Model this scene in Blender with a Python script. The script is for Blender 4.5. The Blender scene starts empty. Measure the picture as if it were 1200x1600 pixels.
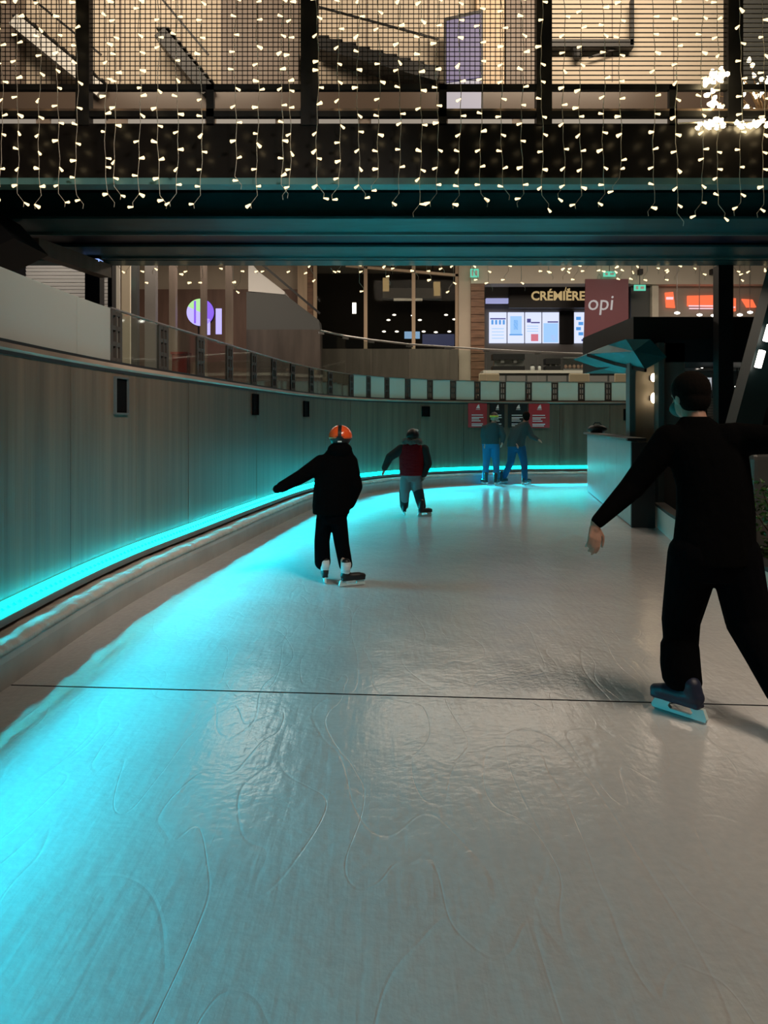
import bpy, bmesh, math, random
from mathutils import Vector, Matrix, Quaternion
random.seed(7)
SC = bpy.context.scene
COL = SC.collection
PI = math.pi

# ------------------------------------------------------------------ camera
H = 658.0            # horizon row of the photograph (1200 x 1600), level view with a lens shift
CZ = 1.5
cam = bpy.data.cameras.new('camera')
cam.lens = 27.0; cam.sensor_width = 36.0; cam.sensor_fit = 'AUTO'
cam.shift_y = -(800.0 - H) / 1600.0
cam.clip_end = 200
camo = bpy.data.objects.new('camera', cam)
camo.location = (0, 0, CZ); camo.rotation_euler = (PI/2, 0, 0)
COL.objects.link(camo); SC.camera = camo

# ------------------------------------------------------------------ world, lights, exposure
w = bpy.data.worlds.new('night'); SC.world = w; w.use_nodes = True
w.node_tree.nodes['Background'].inputs[0].default_value = (0.55, 0.50, 0.46, 1)
w.node_tree.nodes['Background'].inputs[1].default_value = 0.012
SC.view_settings.view_transform = 'Standard'; SC.view_settings.look = 'None'
SC.view_settings.gamma = 1.0; SC.view_settings.exposure = 0.0
SC.view_settings.use_curve_mapping = False

def area(name, loc, target, size, energy, color, size_y=None, spread=180):
    l = bpy.data.lights.new(name, 'AREA'); l.energy = energy; l.color = color
    l.shape = 'RECTANGLE'; l.spread = math.radians(spread); l.size = size; l.size_y = size_y or size
    o = bpy.data.objects.new(name, l); o.location = loc
    o.rotation_euler = (Vector(target) - Vector(loc)).to_track_quat('-Z', 'Y').to_euler()
    COL.objects.link(o); return o
LED_W, LED_SPREAD = 7.2, 32
WARM = (1.0, 0.83, 0.66)
area('rink_floodlight', (5.2, 1.0, 9.5), (3.4, 4.6, 0), 2.2, 72, (1.0, 0.79, 0.60), spread=60)
area('rink_floodlight_rear', (4.5, -2.0, 9.5), (2.8, 2.0, 0), 2.5, 24, (1.0, 0.79, 0.60), spread=66)
area('terrace_light_a', (-6, 24, 8.2), (-6, 24.5, 0), 5, 420, WARM, 4)
area('terrace_light_b', (3, 25, 8.2), (3, 26, 0), 7, 480, WARM, 4)
area('terrace_light_c', (11, 25, 8.2), (11, 26, 0), 5, 380, WARM, 4)
area('gallery_light_a', (-6, 14.5, 13.0), (-6, 20, 10.5), 5, 470, (1.0, 0.80, 0.58), 1)
area('gallery_light_b', (5, 14.5, 13.0), (5, 20, 10.5), 6, 640, (1.0, 0.80, 0.58), 1)
area('louvre_light', (-6.5, 13.6, 5.6), (-7, 16, 4.0), 1.2, 40, (1.0, 0.93, 0.85))
area('rear_rink_light', (3.6, 14.0, 7.0), (2.8, 9.6, 0), 1.5, 26, (1.0, 0.80, 0.62), spread=70)
area('side_fill_light', (1.6, 2.5, 6.0), (-2.4, 6.8, 2.5), 1.0, 45, (1.0, 0.86, 0.72), spread=58)  # added fill without a known fixture, brightens the left panes and upper wall

# ------------------------------------------------------------------ pixel helpers
def P(u, v, d): return Vector(((u-600)*d/1200.0, d, CZ-(v-H)*d/1200.0))
def PX(u, d): return (u-600)*d/1200.0
def PZ(v, d): return CZ-(v-H)*d/1200.0

# ------------------------------------------------------------------ materials
MATS = {}
def srgb(r, g, b):
    f = lambda c: (c/255/12.92) if c/255 <= 0.04045 else ((c/255+0.055)/1.055)**2.4
    return (f(r), f(g), f(b), 1)
def mat(name, col, rough=0.6, metal=0.0, emit=None, strength=0.0, noise=None, alpha=None, spec=0.5, bump=None, coat=0.0):
    """noise=(scale xyz, amount): value variation of the surface's own colour; bump=(scale xyz, distance)"""
    if name in MATS: return MATS[name]
    m = bpy.data.materials.new(name); m.use_nodes = True
    nt = m.node_tree; b = nt.nodes['Principled BSDF']
    c = col if len(col) == 4 else (*col, 1)
    b.inputs['Base Color'].default_value = c
    b.inputs['Roughness'].default_value = rough; b.inputs['Metallic'].default_value = metal
    b.inputs['Specular IOR Level'].default_value = spec
    b.inputs['Coat Weight'].default_value = coat
    if emit:
        b.inputs['Emission Color'].default_value = (*emit[:3], 1); b.inputs['Emission Strength'].default_value = strength
    if noise or bump:
        tc = nt.nodes.new('ShaderNodeTexCoord')
    def nz(scale, det=4.0):
        mp = nt.nodes.new('ShaderNodeMapping'); mp.inputs['Scale'].default_value = scale
        n = nt.nodes.new('ShaderNodeTexNoise'); n.inputs['Scale'].default_value = 1.0; n.inputs['Detail'].default_value = det
        nt.links.new(tc.outputs['Object'], mp.inputs[0]); nt.links.new(mp.outputs[0], n.inputs['Vector']); return n
    if noise:
        n = nz(noise[0]); r = nt.nodes.new('ShaderNodeMapRange')
        r.inputs['From Min'].default_value = 0.3; r.inputs['From Max'].default_value = 0.7
        r.inputs['To Min'].default_value = 1-noise[1]; r.inputs['To Max'].default_value = 1+noise[1]
        mx = nt.nodes.new('ShaderNodeMix'); mx.data_type = 'RGBA'; mx.blend_type = 'MULTIPLY'; mx.inputs[0].default_value = 1
        mx.inputs[6].default_value = c
        nt.links.new(n.outputs['Fac'], r.inputs['Value']); nt.links.new(r.outputs[0], mx.inputs[7]); nt.links.new(mx.outputs[2], b.inputs['Base Color'])
    if bump:
        n = nz(bump[0]); bp = nt.nodes.new('ShaderNodeBump'); bp.inputs['Distance'].default_value = bump[1]; bp.inputs['Strength'].default_value = 1
        nt.links.new(n.outputs['Fac'], bp.inputs['Height']); nt.links.new(bp.outputs[0], b.inputs['Normal'])
    MATS[name] = m; return m
def glow(name, col, strength): return mat(name, (0.02, 0.02, 0.02), 0.5, emit=col, strength=strength)
def glass(name, tint, refl=0.10, rough=0.03, haze=0.0, fres=1.0, hazecol=(0.5, 0.55, 0.52, 1)):
    if name in MATS: return MATS[name]
    m = bpy.data.materials.new(name); m.use_nodes = True; nt = m.node_tree
    nt.nodes.remove(nt.nodes['Principled BSDF']); out = nt.nodes['Material Output']
    t = nt.nodes.new('ShaderNodeBsdfTransparent'); t.inputs[0].default_value = (*tint, 1)
    g = nt.nodes.new('ShaderNodeBsdfGlossy'); g.inputs['Roughness'].default_value = rough
    f = nt.nodes.new('ShaderNodeFresnel'); f.inputs['IOR'].default_value = 1.45
    ad = nt.nodes.new('ShaderNodeMath'); ad.operation = 'MULTIPLY_ADD'; ad.inputs[1].default_value = fres; ad.inputs[2].default_value = refl; ad.use_clamp = True
    mx = nt.nodes.new('ShaderNodeMixShader')
    nt.links.new(f.outputs[0], ad.inputs[0]); nt.links.new(ad.outputs[0], mx.inputs[0]); nt.links.new(t.outputs[0], mx.inputs[1]); nt.links.new(g.outputs[0], mx.inputs[2])
    last = mx
    if haze > 0:
        d = nt.nodes.new('ShaderNodeBsdfDiffuse'); d.inputs[0].default_value = hazecol
        tl = nt.nodes.new('ShaderNodeBsdfTranslucent'); tl.inputs[0].default_value = hazecol
        ms = nt.nodes.new('ShaderNodeMixShader'); ms.inputs[0].default_value = 0.5
        nt.links.new(d.outputs[0], ms.inputs[1]); nt.links.new(tl.outputs[0], ms.inputs[2])
        m2 = nt.nodes.new('ShaderNodeMixShader'); m2.inputs[0].default_value = haze
        nt.links.new(mx.outputs[0], m2.inputs[1]); nt.links.new(ms.outputs[0], m2.inputs[2]); last = m2
    nt.links.new(last.outputs[0], out.inputs['Surface'])
    MATS[name] = m; return m

def ice_material():
    m = bpy.data.materials.new('ice'); m.use_nodes = True; nt = m.node_tree; b = nt.nodes['Principled BSDF']
    N = nt.nodes.new; L = nt.links.new
    tc = N('ShaderNodeTexCoord')
    def noise(scale, det, dist=0.0, rot=0.0):
        mp = N('ShaderNodeMapping'); mp.inputs['Scale'].default_value = scale; mp.inputs['Rotation'].default_value = (0, 0, rot)
        n = N('ShaderNodeTexNoise'); n.inputs['Scale'].default_value = 1.0; n.inputs['Detail'].default_value = det; n.inputs['Distortion'].default_value = dist
        L(tc.outputs['Object'], mp.inputs[0]); L(mp.outputs[0], n.inputs['Vector']); return n.outputs['Fac']
    def m_(op, a, bb=None, clamp=False):
        x = N('ShaderNodeMath'); x.operation = op; x.use_clamp = clamp
        for i, s in enumerate((a, bb)):
            if s is None: continue
            if isinstance(s, (int, float)): x.inputs[i].default_value = s
            else: L(s, x.inputs[i])
        return x.outputs[0]
    def lines(fac, width):                      # thin wandering contour lines = skate scratches
        a = m_('ABSOLUTE', m_('SUBTRACT', fac, 0.5))
        return m_('SUBTRACT', 1.0, m_('DIVIDE', a, width, True), True)
    l1 = lines(noise((1.5, 0.5, 1), 1.0, 0.2, 0.7), 0.005)
    l2 = lines(noise((3.0, 0.9, 1), 1.0, 0.3, -0.5), 0.007)
    big = noise((0.9, 0.9, 1), 3.0)
    fine = noise((26, 26, 1), 6.0)
    mid = noise((5, 3.5, 1), 2.0, 0.0, 0.4)
    st = noise((26, 2.2, 1), 3.0, 0.3, 0.9)
    sc = m_('ADD', l1, l2)
    h = m_('ADD', m_('ADD', m_('MULTIPLY', sc, -0.16), m_('MULTIPLY', st, 0.5)), m_('ADD', m_('MULTIPLY', fine, 0.6), m_('MULTIPLY', mid, 1.6)))
    bp = N('ShaderNodeBump'); bp.inputs['Distance'].default_value = 0.006; bp.inputs['Strength'].default_value = 0.5
    L(h, bp.inputs['Height']); L(bp.outputs[0], b.inputs['Normal'])
    cr = N('ShaderNodeValToRGB'); cr.color_ramp.elements[0].position = 0.30; cr.color_ramp.elements[0].color = (0.44, 0.44, 0.45, 1)
    cr.color_ramp.elements[1].position = 0.72; cr.color_ramp.elements[1].color = (0.56, 0.555, 0.55, 1)
    L(m_('ADD', m_('MULTIPLY', big, 0.55), m_('MULTIPLY', fine, 0.45)), cr.inputs[0])
    L(cr.outputs[0], b.inputs['Base Color'])
    b.inputs['Roughness'].default_value = 0.15
    b.inputs['IOR'].default_value = 1.31
    return m

M_ICE = ice_material()
M_JOINT = mat('ice_joint', (0.16, 0.16, 0.16), 0.7)
M_PANEL = mat('wall_panel', (0.110, 0.076, 0.050), 0.42, noise=((9, 9, 0.35), 0.28), bump=((14, 14, 0.5), 0.003), spec=0.45)
M_BACK = mat('wall_backing', (0.03, 0.028, 0.025), 0.8)
M_COPPER = mat('cap_rail_bronze', (0.36, 0.26, 0.20), 0.35, 0.6, noise=((2, 2, 20), 0.2))
M_BLACK = mat('black_paint', (0.006, 0.006, 0.007), 0.5)
M_VOID = mat('matt_black', (0.003,0.003,0.003), 0.95, spec=0.05)
M_PIL2 = mat('kiosk_wall_grey', (0.22,0.20,0.18), 0.5, noise=((4,4,0.8),0.15))
M_DARK = mat('dark_steel', (0.018, 0.018, 0.019), 0.45, 0.3)
M_GLOSSBLK = mat('fascia_gloss_black', (0.012, 0.010, 0.009), 0.30, bump=((3, 3, 3), 0.002))
M_TEAL = mat('teal_steel_paint', (0.016, 0.12, 0.14), 0.45, noise=((1.5, 6, 6), 0.18))
M_TEALLT = mat('teal_flange_edge', (0.10, 0.24, 0.25), 0.4)
M_NAVY = mat('navy_steel_paint', (0.020, 0.018, 0.045), 0.4)
M_PAD = mat('kerb_padding', (0.50, 0.44, 0.38), 0.38, noise=((5, 5, 9), 0.15), bump=((7, 7, 5), 0.03))
M_KERB = mat('kerb_board', (0.42, 0.40, 0.37), 0.55, noise=((3, 3, 3), 0.12))
M_LED = glow('led_tape_cyan', (0.0, 0.85, 0.80), 7.0)
M_LEDDOT = glow('led_chip_cyan', (0.0, 0.80, 0.95), 80.0)
M_LEDCH = mat('led_channel', (0.16, 0.14, 0.12), 0.5)
M_CLEAR = glass('clear_glass', (0.90, 0.95, 0.93), 0.03, fres=0.3)
M_FROST = glass('frosted_glass', (0.8, 0.9, 0.88), 0.06, 0.25, haze=0.75, hazecol=(0.62, 0.80, 0.77, 1))
M_SHEEN = glass('sheen_glass', (0.75, 0.8, 0.76), 0.10, 0.18, haze=0.80, hazecol=(0.60, 0.62, 0.58, 1))  # pale haze colour stands in for light reflected by these panes
M_SHOPGLASS = glass('shop_glass', (0.75, 0.75, 0.72), 0.0, fres=0.08)
M_STEEL = mat('brushed_steel', (0.55, 0.55, 0.54), 0.3, 0.9)
M_BEIGE = mat('beige_plaster', (0.60, 0.52, 0.42), 0.8, noise=((0.6, 0.6, 0.6), 0.08))
M_BEIGEP = mat('pale_beige_panel', (0.66, 0.60, 0.50), 0.6, noise=((0.5, 0.5, 0.8), 0.07))
M_TAUPE = mat('taupe_column', (0.20, 0.16, 0.135), 0.55, noise=((6, 6, 0.3), 0.15))
M_WOOD = mat('brown_wood_cladding', (0.22, 0.115, 0.065), 0.5, noise=((2, 2, 14), 0.35))
M_WOODLT = mat('light_wood_frame', (0.62, 0.47, 0.32), 0.5, noise=((8, 8, 0.8), 0.1))
M_GREYW = mat('grey_shop_wall', (0.20, 0.19, 0.185), 0.6)
M_DKGREY = mat('dark_grey_wall', (0.07, 0.075, 0.075), 0.6)
M_INT = mat('dark_interior', (0.03, 0.025, 0.02), 0.8)
M_TERR = mat('terrace_paving', (0.14, 0.13, 0.12), 0.5, noise=((1, 1, 1), 0.15))
M_PAVE = mat('dark_paving', (0.05, 0.05, 0.048), 0.6, noise=((2, 2, 2), 0.2))
M_BULB = glow('warm_led_bulb', (1.0, 0.74, 0.38), 2.3)
M_BULBHOT = glow('bright_warm_bulb', (1.0, 0.78, 0.42), 16.0)
M_WIRE = mat('pale_clear_wire', (0.55, 0.50, 0.42), 0.4)
M_MESHW = mat('mesh_wire', (0.010, 0.009, 0.008), 0.6)
M_REDP = mat('poster_red', srgb(176, 48, 52), 0.5)
M_BLKP = mat('poster_black', srgb(20, 22, 22), 0.5)
M_PRINT = mat('poster_print', (0.75, 0.74, 0.72), 0.6)
M_GREENX = glow('exit_green', (0.10, 0.62, 0.42), 1.0)
M_WHITEG = glow('lamp_white', (1.0, 0.92, 0.80), 6.0)
M_WARMG = glow('lamp_warm', (1.0, 0.74, 0.42), 14.0)
M_SCREEN = glow('screen_white', (0.72, 0.78, 1.0), 1.05)
M_SCRBLUE = glow('screen_blue', (0.10, 0.36, 0.85), 0.9)
M_SCRLT = glow('screen_sky', (0.36, 0.62, 1.0), 1.0)
M_SCRRED = glow('screen_red', (0.80, 0.22, 0.30), 0.8)
M_SCRDK = glow('screen_navy', (0.10, 0.10, 0.38), 0.7)
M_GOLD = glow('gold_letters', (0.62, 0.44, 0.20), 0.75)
M_MAG = mat('magenta_panel', (0.20, 0.055, 0.075), 0.5)
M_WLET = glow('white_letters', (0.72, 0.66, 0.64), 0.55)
M_ORANGE = glow('sign_orange', (1.0, 0.16, 0.06), 1.1)
M_PINKW = glow('sign_pink_white', (1.0, 0.66, 0.72), 1.0)
M_PURP = glow('sign_purple', (0.24, 0.11, 0.80), 1.1)
M_LILAC = glow('sign_lilac', (0.52, 0.46, 1.0), 1.1)
M_LIME = glow('sign_lime', (0.50, 0.95, 0.36), 0.9)
M_DISP = glow('display_violet', (0.15, 0.12, 0.24), 1.0)
M_DISP2 = glow('display_pale', (0.42, 0.38, 0.42), 1.0)
M_RED = mat('red_plastic', (0.30, 0.02, 0.015), 0.45)
M_LOUV = mat('white_louvre', (0.75, 0.71, 0.66), 0.5)
M_WHITEP = mat('white_panel', (0.72, 0.72, 0.70), 0.5)
M_BARR = mat('grey_barrier', (0.42, 0.44, 0.44), 0.4, noise=((1, 1, 3), 0.1))
M_LEAF = mat('leaf_green', (0.035, 0.10, 0.02), 0.35, noise=((9, 9, 9), 0.5))
M_SKIN = mat('skin', (0.42, 0.24, 0.18), 0.5, bump=((60, 60, 60), 0.001))
M_HAIR = mat('dark_hair', (0.006, 0.004, 0.003), 0.9, bump=((90, 90, 40), 0.004), spec=0.08)
M_CLBLK = mat('black_cloth', (0.0022, 0.0022, 0.0024), 0.95, bump=((14, 14, 10), 0.012), spec=0.04)
M_CLBLK2 = mat('black_trouser_cloth', (0.0022, 0.0024, 0.0032), 0.95, bump=((12, 12, 7), 0.014), spec=0.04)
M_NAVYB = mat('navy_boot', (0.012, 0.018, 0.045), 0.5)
M_BOOTB = mat('black_boot', (0.008, 0.008, 0.009), 0.45)
M_BOOTW = mat('white_boot', (0.62, 0.66, 0.68), 0.45)
M_HOLD = mat('blade_holder', (0.55, 0.68, 0.68), 0.35)
M_BLADE = mat('blade_steel', (0.6, 0.62, 0.62), 0.2, 1.0)
M_HELM = mat('orange_helmet', (0.85, 0.10, 0.02), 0.25, coat=0.5)
M_REDV = mat('red_vest', (0.22, 0.006, 0.012), 0.8, bump=((8, 8, 22), 0.02), spec=0.2)
M_DKSLV = mat('dark_grey_sleeve', (0.03, 0.035, 0.035), 0.85, spec=0.2)
M_FUR = mat('grey_fur_trim', (0.10, 0.095, 0.085), 0.95, bump=((70, 70, 70), 0.02))
M_LTJEAN = mat('pale_trousers', (0.20, 0.26, 0.28), 0.85, spec=0.2)
M_SHIN = mat('grey_leg_warmer', (0.035, 0.045, 0.048), 0.9, spec=0.2)
M_TEALJ = mat('dark_teal_jacket', (0.025, 0.055, 0.062), 0.8, spec=0.2)
M_GREYJ = mat('dark_grey_jacket', (0.040, 0.050, 0.050), 0.8, spec=0.2)
M_JEAN = mat('blue_jeans', (0.02, 0.12, 0.24), 0.85, spec=0.2)
M_JEAN2 = mat('dark_blue_jeans', (0.012, 0.06, 0.13), 0.85, spec=0.2)
M_LIMEH = mat('lime_hat', (0.42, 0.45, 0.06), 0.7)
M_MASK = mat('teal_face_mask', (0.05, 0.16, 0.15), 0.8)

# ------------------------------------------------------------------ object helpers
def tag(o, label=None, cat=None, group=None, kind=None):
    if label: o['label'] = label
    if cat: o['category'] = cat
    if group: o['group'] = group
    if kind: o['kind'] = kind
    return o
def thing(name, label, cat, loc=(0, 0, 0), group=None, kind=None):
    o = bpy.data.objects.new(name, None); o.empty_display_size = 0.1; o.location = loc
    COL.objects.link(o); return tag(o, label, cat, group, kind)
def wloc(o):
    v = Vector((0, 0, 0))
    while o is not None: v += Vector(o.location); o = o.parent
    return v

class MB:
    def __init__(s): s.v = []; s.f = []; s.m = []
    def add(s, vs, fs, mi=0):
        n = len(s.v); s.v += [Vector(x) for x in vs]; s.f += [tuple(i+n for i in f) for f in fs]; s.m += [mi]*len(fs); return s
    def box(s, x0, x1, y0, y1, z0, z1, mi=0):
        return s.add([(x0,y0,z0),(x1,y0,z0),(x1,y1,z0),(x0,y1,z0),(x0,y0,z1),(x1,y0,z1),(x1,y1,z1),(x0,y1,z1)],
                     [(3,2,1,0),(4,5,6,7),(0,1,5,4),(1,2,6,5),(2,3,7,6),(3,0,4,7)], mi)
    def pbox(s, u0, u1, v0, v1, d, depth, mi=0):
        return s.box(PX(u0,d), PX(u1,d), d, d+depth, PZ(v1,d), PZ(v0,d), mi)
    def obox(s, c, ax, ay, az, hx, hy, hz, mi=0):
        c = Vector(c); X = Vector(ax)*hx; Y = Vector(ay)*hy; Z = Vector(az)*hz
        return s.add([c-X-Y-Z,c+X-Y-Z,c+X+Y-Z,c-X+Y-Z,c-X-Y+Z,c+X-Y+Z,c+X+Y+Z,c-X+Y+Z],
                     [(3,2,1,0),(4,5,6,7),(0,1,5,4),(1,2,6,5),(2,3,7,6),(3,0,4,7)], mi)
    def bar(s, a, b, hw, hh, mi=0, up=(0,0,1)):
        a = Vector(a); b = Vector(b); t = (b-a).normalized(); up = Vector(up)
        if abs(t.dot(up)) > 0.99: up = Vector((0,1,0))
        r = t.cross(up).normalized(); u = r.cross(t)
        return s.obox((a+b)/2, r, t, u, hw, (b-a).length/2, hh, mi)
    def tube(s, pts, r, n=6, mi=0, cap=True):
        pts = [Vector(p) for p in pts]; rr = r if isinstance(r, (list, tuple)) else [r]*len(pts)
        rings = []
        for i, p in enumerate(pts):
            t = (pts[min(i+1, len(pts)-1)] - pts[max(i-1, 0)]).normalized()
            a = Vector((0,0,1)) if abs(t.z) < 0.9 else Vector((1,0,0))
            x = t.cross(a).normalized(); y = t.cross(x)
            rings.append([p + (x*math.cos(2*PI*k/n) + y*math.sin(2*PI*k/n))*rr[i] for k in range(n)])
        vs = [v for g in rings for v in g]; fs = []
        for i in range(len(pts)-1):
            for k in range(n): fs.append((i*n+k, i*n+(k+1)%n, (i+1)*n+(k+1)%n, (i+1)*n+k))
        if cap: fs.append(tuple(range(n))[::-1]); fs.append(tuple((len(pts)-1)*n+k for k in range(n)))
        return s.add(vs, fs, mi)
    def ell(s, c, rx, ry, rz, nu=14, nv=9, mi=0, z0=-1.0, rot=None):
        c = Vector(c); vs = []; fs = []
        t0 = math.asin(max(-1, z0))
        for j in range(nv+1):
            t = t0 + (PI/2 - t0)*j/nv
            for i in range(nu):
                p = Vector((rx*math.cos(t)*math.cos(2*PI*i/nu), ry*math.cos(t)*math.sin(2*PI*i/nu), rz*math.sin(t)))
                if rot: p = rot @ p
                vs.append(c+p)
        for j in range(nv):
            for i in range(nu): fs.append((j*nu+i, j*nu+(i+1)%nu, (j+1)*nu+(i+1)%nu, (j+1)*nu+i))
        fs.append(tuple(range(nu))[::-1]); fs.append(tuple(nv*nu+i for i in range(nu)))
        return s.add(vs, fs, mi)
    def loft(s, rings, n=16, mi=0):
        """rings: (centre, rx, ry) horizontal ellipses, bottom to top"""
        vs = []; fs = []
        for c, rx, ry in rings:
            c = Vector(c)
            for k in range(n): vs.append(c + Vector((rx*math.cos(2*PI*k/n), ry*math.sin(2*PI*k/n), 0)))
        for i in range(len(rings)-1):
            for k in range(n): fs.append((i*n+k, i*n+(k+1)%n, (i+1)*n+(k+1)%n, (i+1)*n+k))
        fs.append(tuple(range(n))[::-1]); fs.append(tuple((len(rings)-1)*n+k for k in range(n)))
        return s.add(vs, fs, mi)
    def prism(s, poly, ext, mi=0):
        ext = Vector(ext); n = len(poly); vs = [Vector(p) for p in poly] + [Vector(p)+ext for p in poly]
        fs = [tuple(range(n))[::-1], tuple(range(n, 2*n))] + [(i, (i+1)%n, n+(i+1)%n, n+i) for i in range(n)]
        return s.add(vs, fs, mi)
    def build(s, name, m, parent=None, smooth=False, origin=None):
        me = bpy.data.meshes.new(name)
        if parent is not None: off = wloc(parent)
        elif origin is not None: off = Vector(origin)
        else:
            xs = [v.x for v in s.v]; ys = [v.y for v in s.v]; zs = [v.z for v in s.v]
            off = Vector(((min(xs)+max(xs))/2, (min(ys)+max(ys))/2, min(zs)))
        me.from_pydata([v-off for v in s.v], [], s.f)
        bm = bmesh.new(); bm.from_mesh(me); bmesh.ops.recalc_face_normals(bm, faces=bm.faces); bm.to_mesh(me); bm.free()
        for mm in (m if isinstance(m, (list, tuple)) else [m]): me.materials.append(mm)
        for i, p in enumerate(me.polygons):
            p.material_index = s.m[i]; p.use_smooth = smooth
        o = bpy.data.objects.new(name, me); COL.objects.link(o)
        if parent is not None: o.parent = parent
        else: o.location = off
        return o

def bevel(o, wdt=0.01, seg=2):
    b = o.modifiers.new('bevel', 'BEVEL'); b.width = wdt; b.segments = seg; b.limit_method = 'ANGLE'; return o
def text_mesh(name, body, size, m, loc, parent=None, align='CENTER', extrude=0.01, sx=1.0, shear=0.0, bold=0.0):
    c = bpy.data.curves.new(name, 'FONT'); c.body = body; c.size = size; c.extrude = extrude
    c.align_x = align; c.align_y = 'CENTER'; c.shear = shear; c.offset = bold; c.resolution_u = 3
    t = bpy.data.objects.new(name, c); COL.objects.link(t)
    dg = bpy.context.evaluated_depsgraph_get()
    me = bpy.data.meshes.new_from_object(t.evaluated_get(dg)); bpy.data.objects.remove(t)
    me.transform(Matrix.Diagonal((sx, 1, 1, 1))); me.transform(Matrix.Rotation(PI/2, 4, 'X'))
    me.materials.clear(); me.materials.append(m)
    o = bpy.data.objects.new(name, me); COL.objects.link(o)
    o.location = Vector(loc) - (wloc(parent) if parent else Vector((0,0,0))); o.parent = parent
    return o

# ------------------------------------------------------------------ rink wall curve
CTRL = [(-2.38,-3.0),(-2.38,-1.0),(-2.38,2.0),(-2.38,4.2),(-2.37,5.7),(-2.30,6.9),(-2.12,8.4),(-1.83,10.75),(-1.46,13.2),(-0.85,15.5),
        (0.0,17.0),(1.0,17.95),(2.2,18.65),(3.6,19.05),(5.2,19.22),(8.0,19.3),(12.0,19.3),(16.0,19.3)]
def catmull(pts, n=24):
    out = []
    for i in range(1, len(pts)-2):
        p0, p1, p2, p3 = [Vector((*q, 0)) for q in pts[i-1:i+3]]
        for k in range(n):
            t = k/n
            out.append(0.5*((2*p1) + (p2-p0)*t + (2*p0-5*p1+4*p2-p3)*t*t + (3*p1-p0-3*p2+p3)*t**3))
    out.append(Vector((*pts[-2], 0))); return out
CV = catmull(CTRL); ARC = [0.0]
for a, b in zip(CV, CV[1:]): ARC.append(ARC[-1]+(b-a).length)
SMAX = ARC[-1]
def at(s):
    s = max(0, min(SMAX-1e-6, s)); lo = 0; hi = len(ARC)-1
    while hi-lo > 1:
        mid = (lo+hi)//2
        if ARC[mid] <= s: lo = mid
        else: hi = mid
    p = CV[lo].lerp(CV[hi], (s-ARC[lo])/(ARC[hi]-ARC[lo]))
    t = (CV[min(hi+1, len(CV)-1)] - CV[max(lo-1, 0)]).normalized()
    return p, t, Vector((t.y, -t.x, 0))
def s_at_depth(d):
    return next(ARC[i] for i, p in enumerate(CV) if p.y >= d)
def sweep(mb, prof, s0, s1, step=0.2, wob=None, mi=0):
    n = max(1, int(math.ceil((s1-s0)/step))); k = len(prof); vs = []; fs = []
    for i in range(n+1):
        s = s0+(s1-s0)*i/n; p, t, r = at(s)
        for j, (o, z) in enumerate(prof):
            do, dz = wob(s, j) if wob else (0, 0)
            vs.append(p + r*(o+do) + Vector((0, 0, z+dz)))
    for i in range(n):
        for j in range(k): fs.append((i*k+j, i*k+(j+1)%k, (i+1)*k+(j+1)%k, (i+1)*k+j))
    fs.append(tuple(range(k))[::-1]); fs.append(tuple(n*k+j for j in range(k)))
    return mb.add(vs, fs, mi)

WT = 1.97           # top of the timber rink wall
# ------------------------------------------------------------------ floor: ice, joint, terrace
mb = MB()
def joint_y(x): return 4.37 + (x+2.19)*(-0.32/4.2)
xs = (-2.6, 9.5); g = 0.009
mb.add([(xs[0],-2,0),(xs[1],-2,0),(xs[1],joint_y(xs[1])-g,0),(xs[0],joint_y(xs[0])-g,0)], [(0,1,2,3)])
mb.add([(xs[0],joint_y(xs[0])+g,0),(xs[1],joint_y(xs[1])+g,0),(xs[1],20,0),(xs[0],20,0)], [(0,1,2,3)])
floor = tag(mb.build('floor', M_ICE, origin=(0,0,0)), 'scratched pale ice of the skating rink', kind='structure')
MB().add([(xs[0],joint_y(xs[0])-g,-0.006),(xs[1],joint_y(xs[1])-g,-0.006),(xs[1],joint_y(xs[1])+g,-0.006),(xs[0],joint_y(xs[0])+g,-0.006)], [(0,1,2,3)]).build('joint_strip', M_JOINT, floor)

mb = MB(); n = 60; vs = []; fs = []
for i in range(n+1):
    p, t, r = at(SMAX*i/n)
    vs += [p - r*0.12 + Vector((0,0,1.90)), p - r*19 + Vector((0,0,1.90))]
    if i: fs.append((2*i-2, 2*i-1, 2*i+1, 2*i))
mb.add(vs, fs)
tag(mb.build('floor_terrace', M_TERR, origin=(0,0,0)), 'raised paved terrace behind the rink wall', kind='structure')

# ------------------------------------------------------------------ curved timber rink wall
mb = MB(); sweep(mb, [(-0.14,0),(-0.005,0),(-0.005,WT-0.06),(-0.14,WT-0.06)], 0, SMAX, 0.25)
wall = tag(mb.build('wall_left', M_BACK, origin=(0,0,0)), 'curved rink wall clad in grey brown vertical panels', kind='structure')
s = 0.35; PW = 1.28
while s < SMAX-0.2:
    e = min(s+PW, SMAX); mb = MB()
    j = random.uniform(-0.002, 0.003)
    sweep(mb, [(0.0,0.24),(0.022+j,0.24),(0.022+j,WT-0.055),(0.0,WT-0.055)], s+0.004, e-0.004, 0.16)
    mb.build('panel', M_PANEL, wall); s = e
mb = MB(); sweep(mb, [(-0.16,WT-0.03),(0.026,WT-0.03),(0.034,WT-0.012),(0.026,WT+0.022),(-0.16,WT+0.022)], 0, SMAX, 0.2)
t1 = tag(mb.build('trim_1', M_COPPER, origin=(0,0,0)), 'bronze cap rail along the top of the rink wall', kind='structure')
mb = MB(); sweep(mb, [(0.0,WT-0.055),(0.03,WT-0.055),(0.03,WT-0.03),(0.0,WT-0.03)], 0, SMAX, 0.2); mb.build('shadow_gap', M_BLACK, t1)
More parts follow.
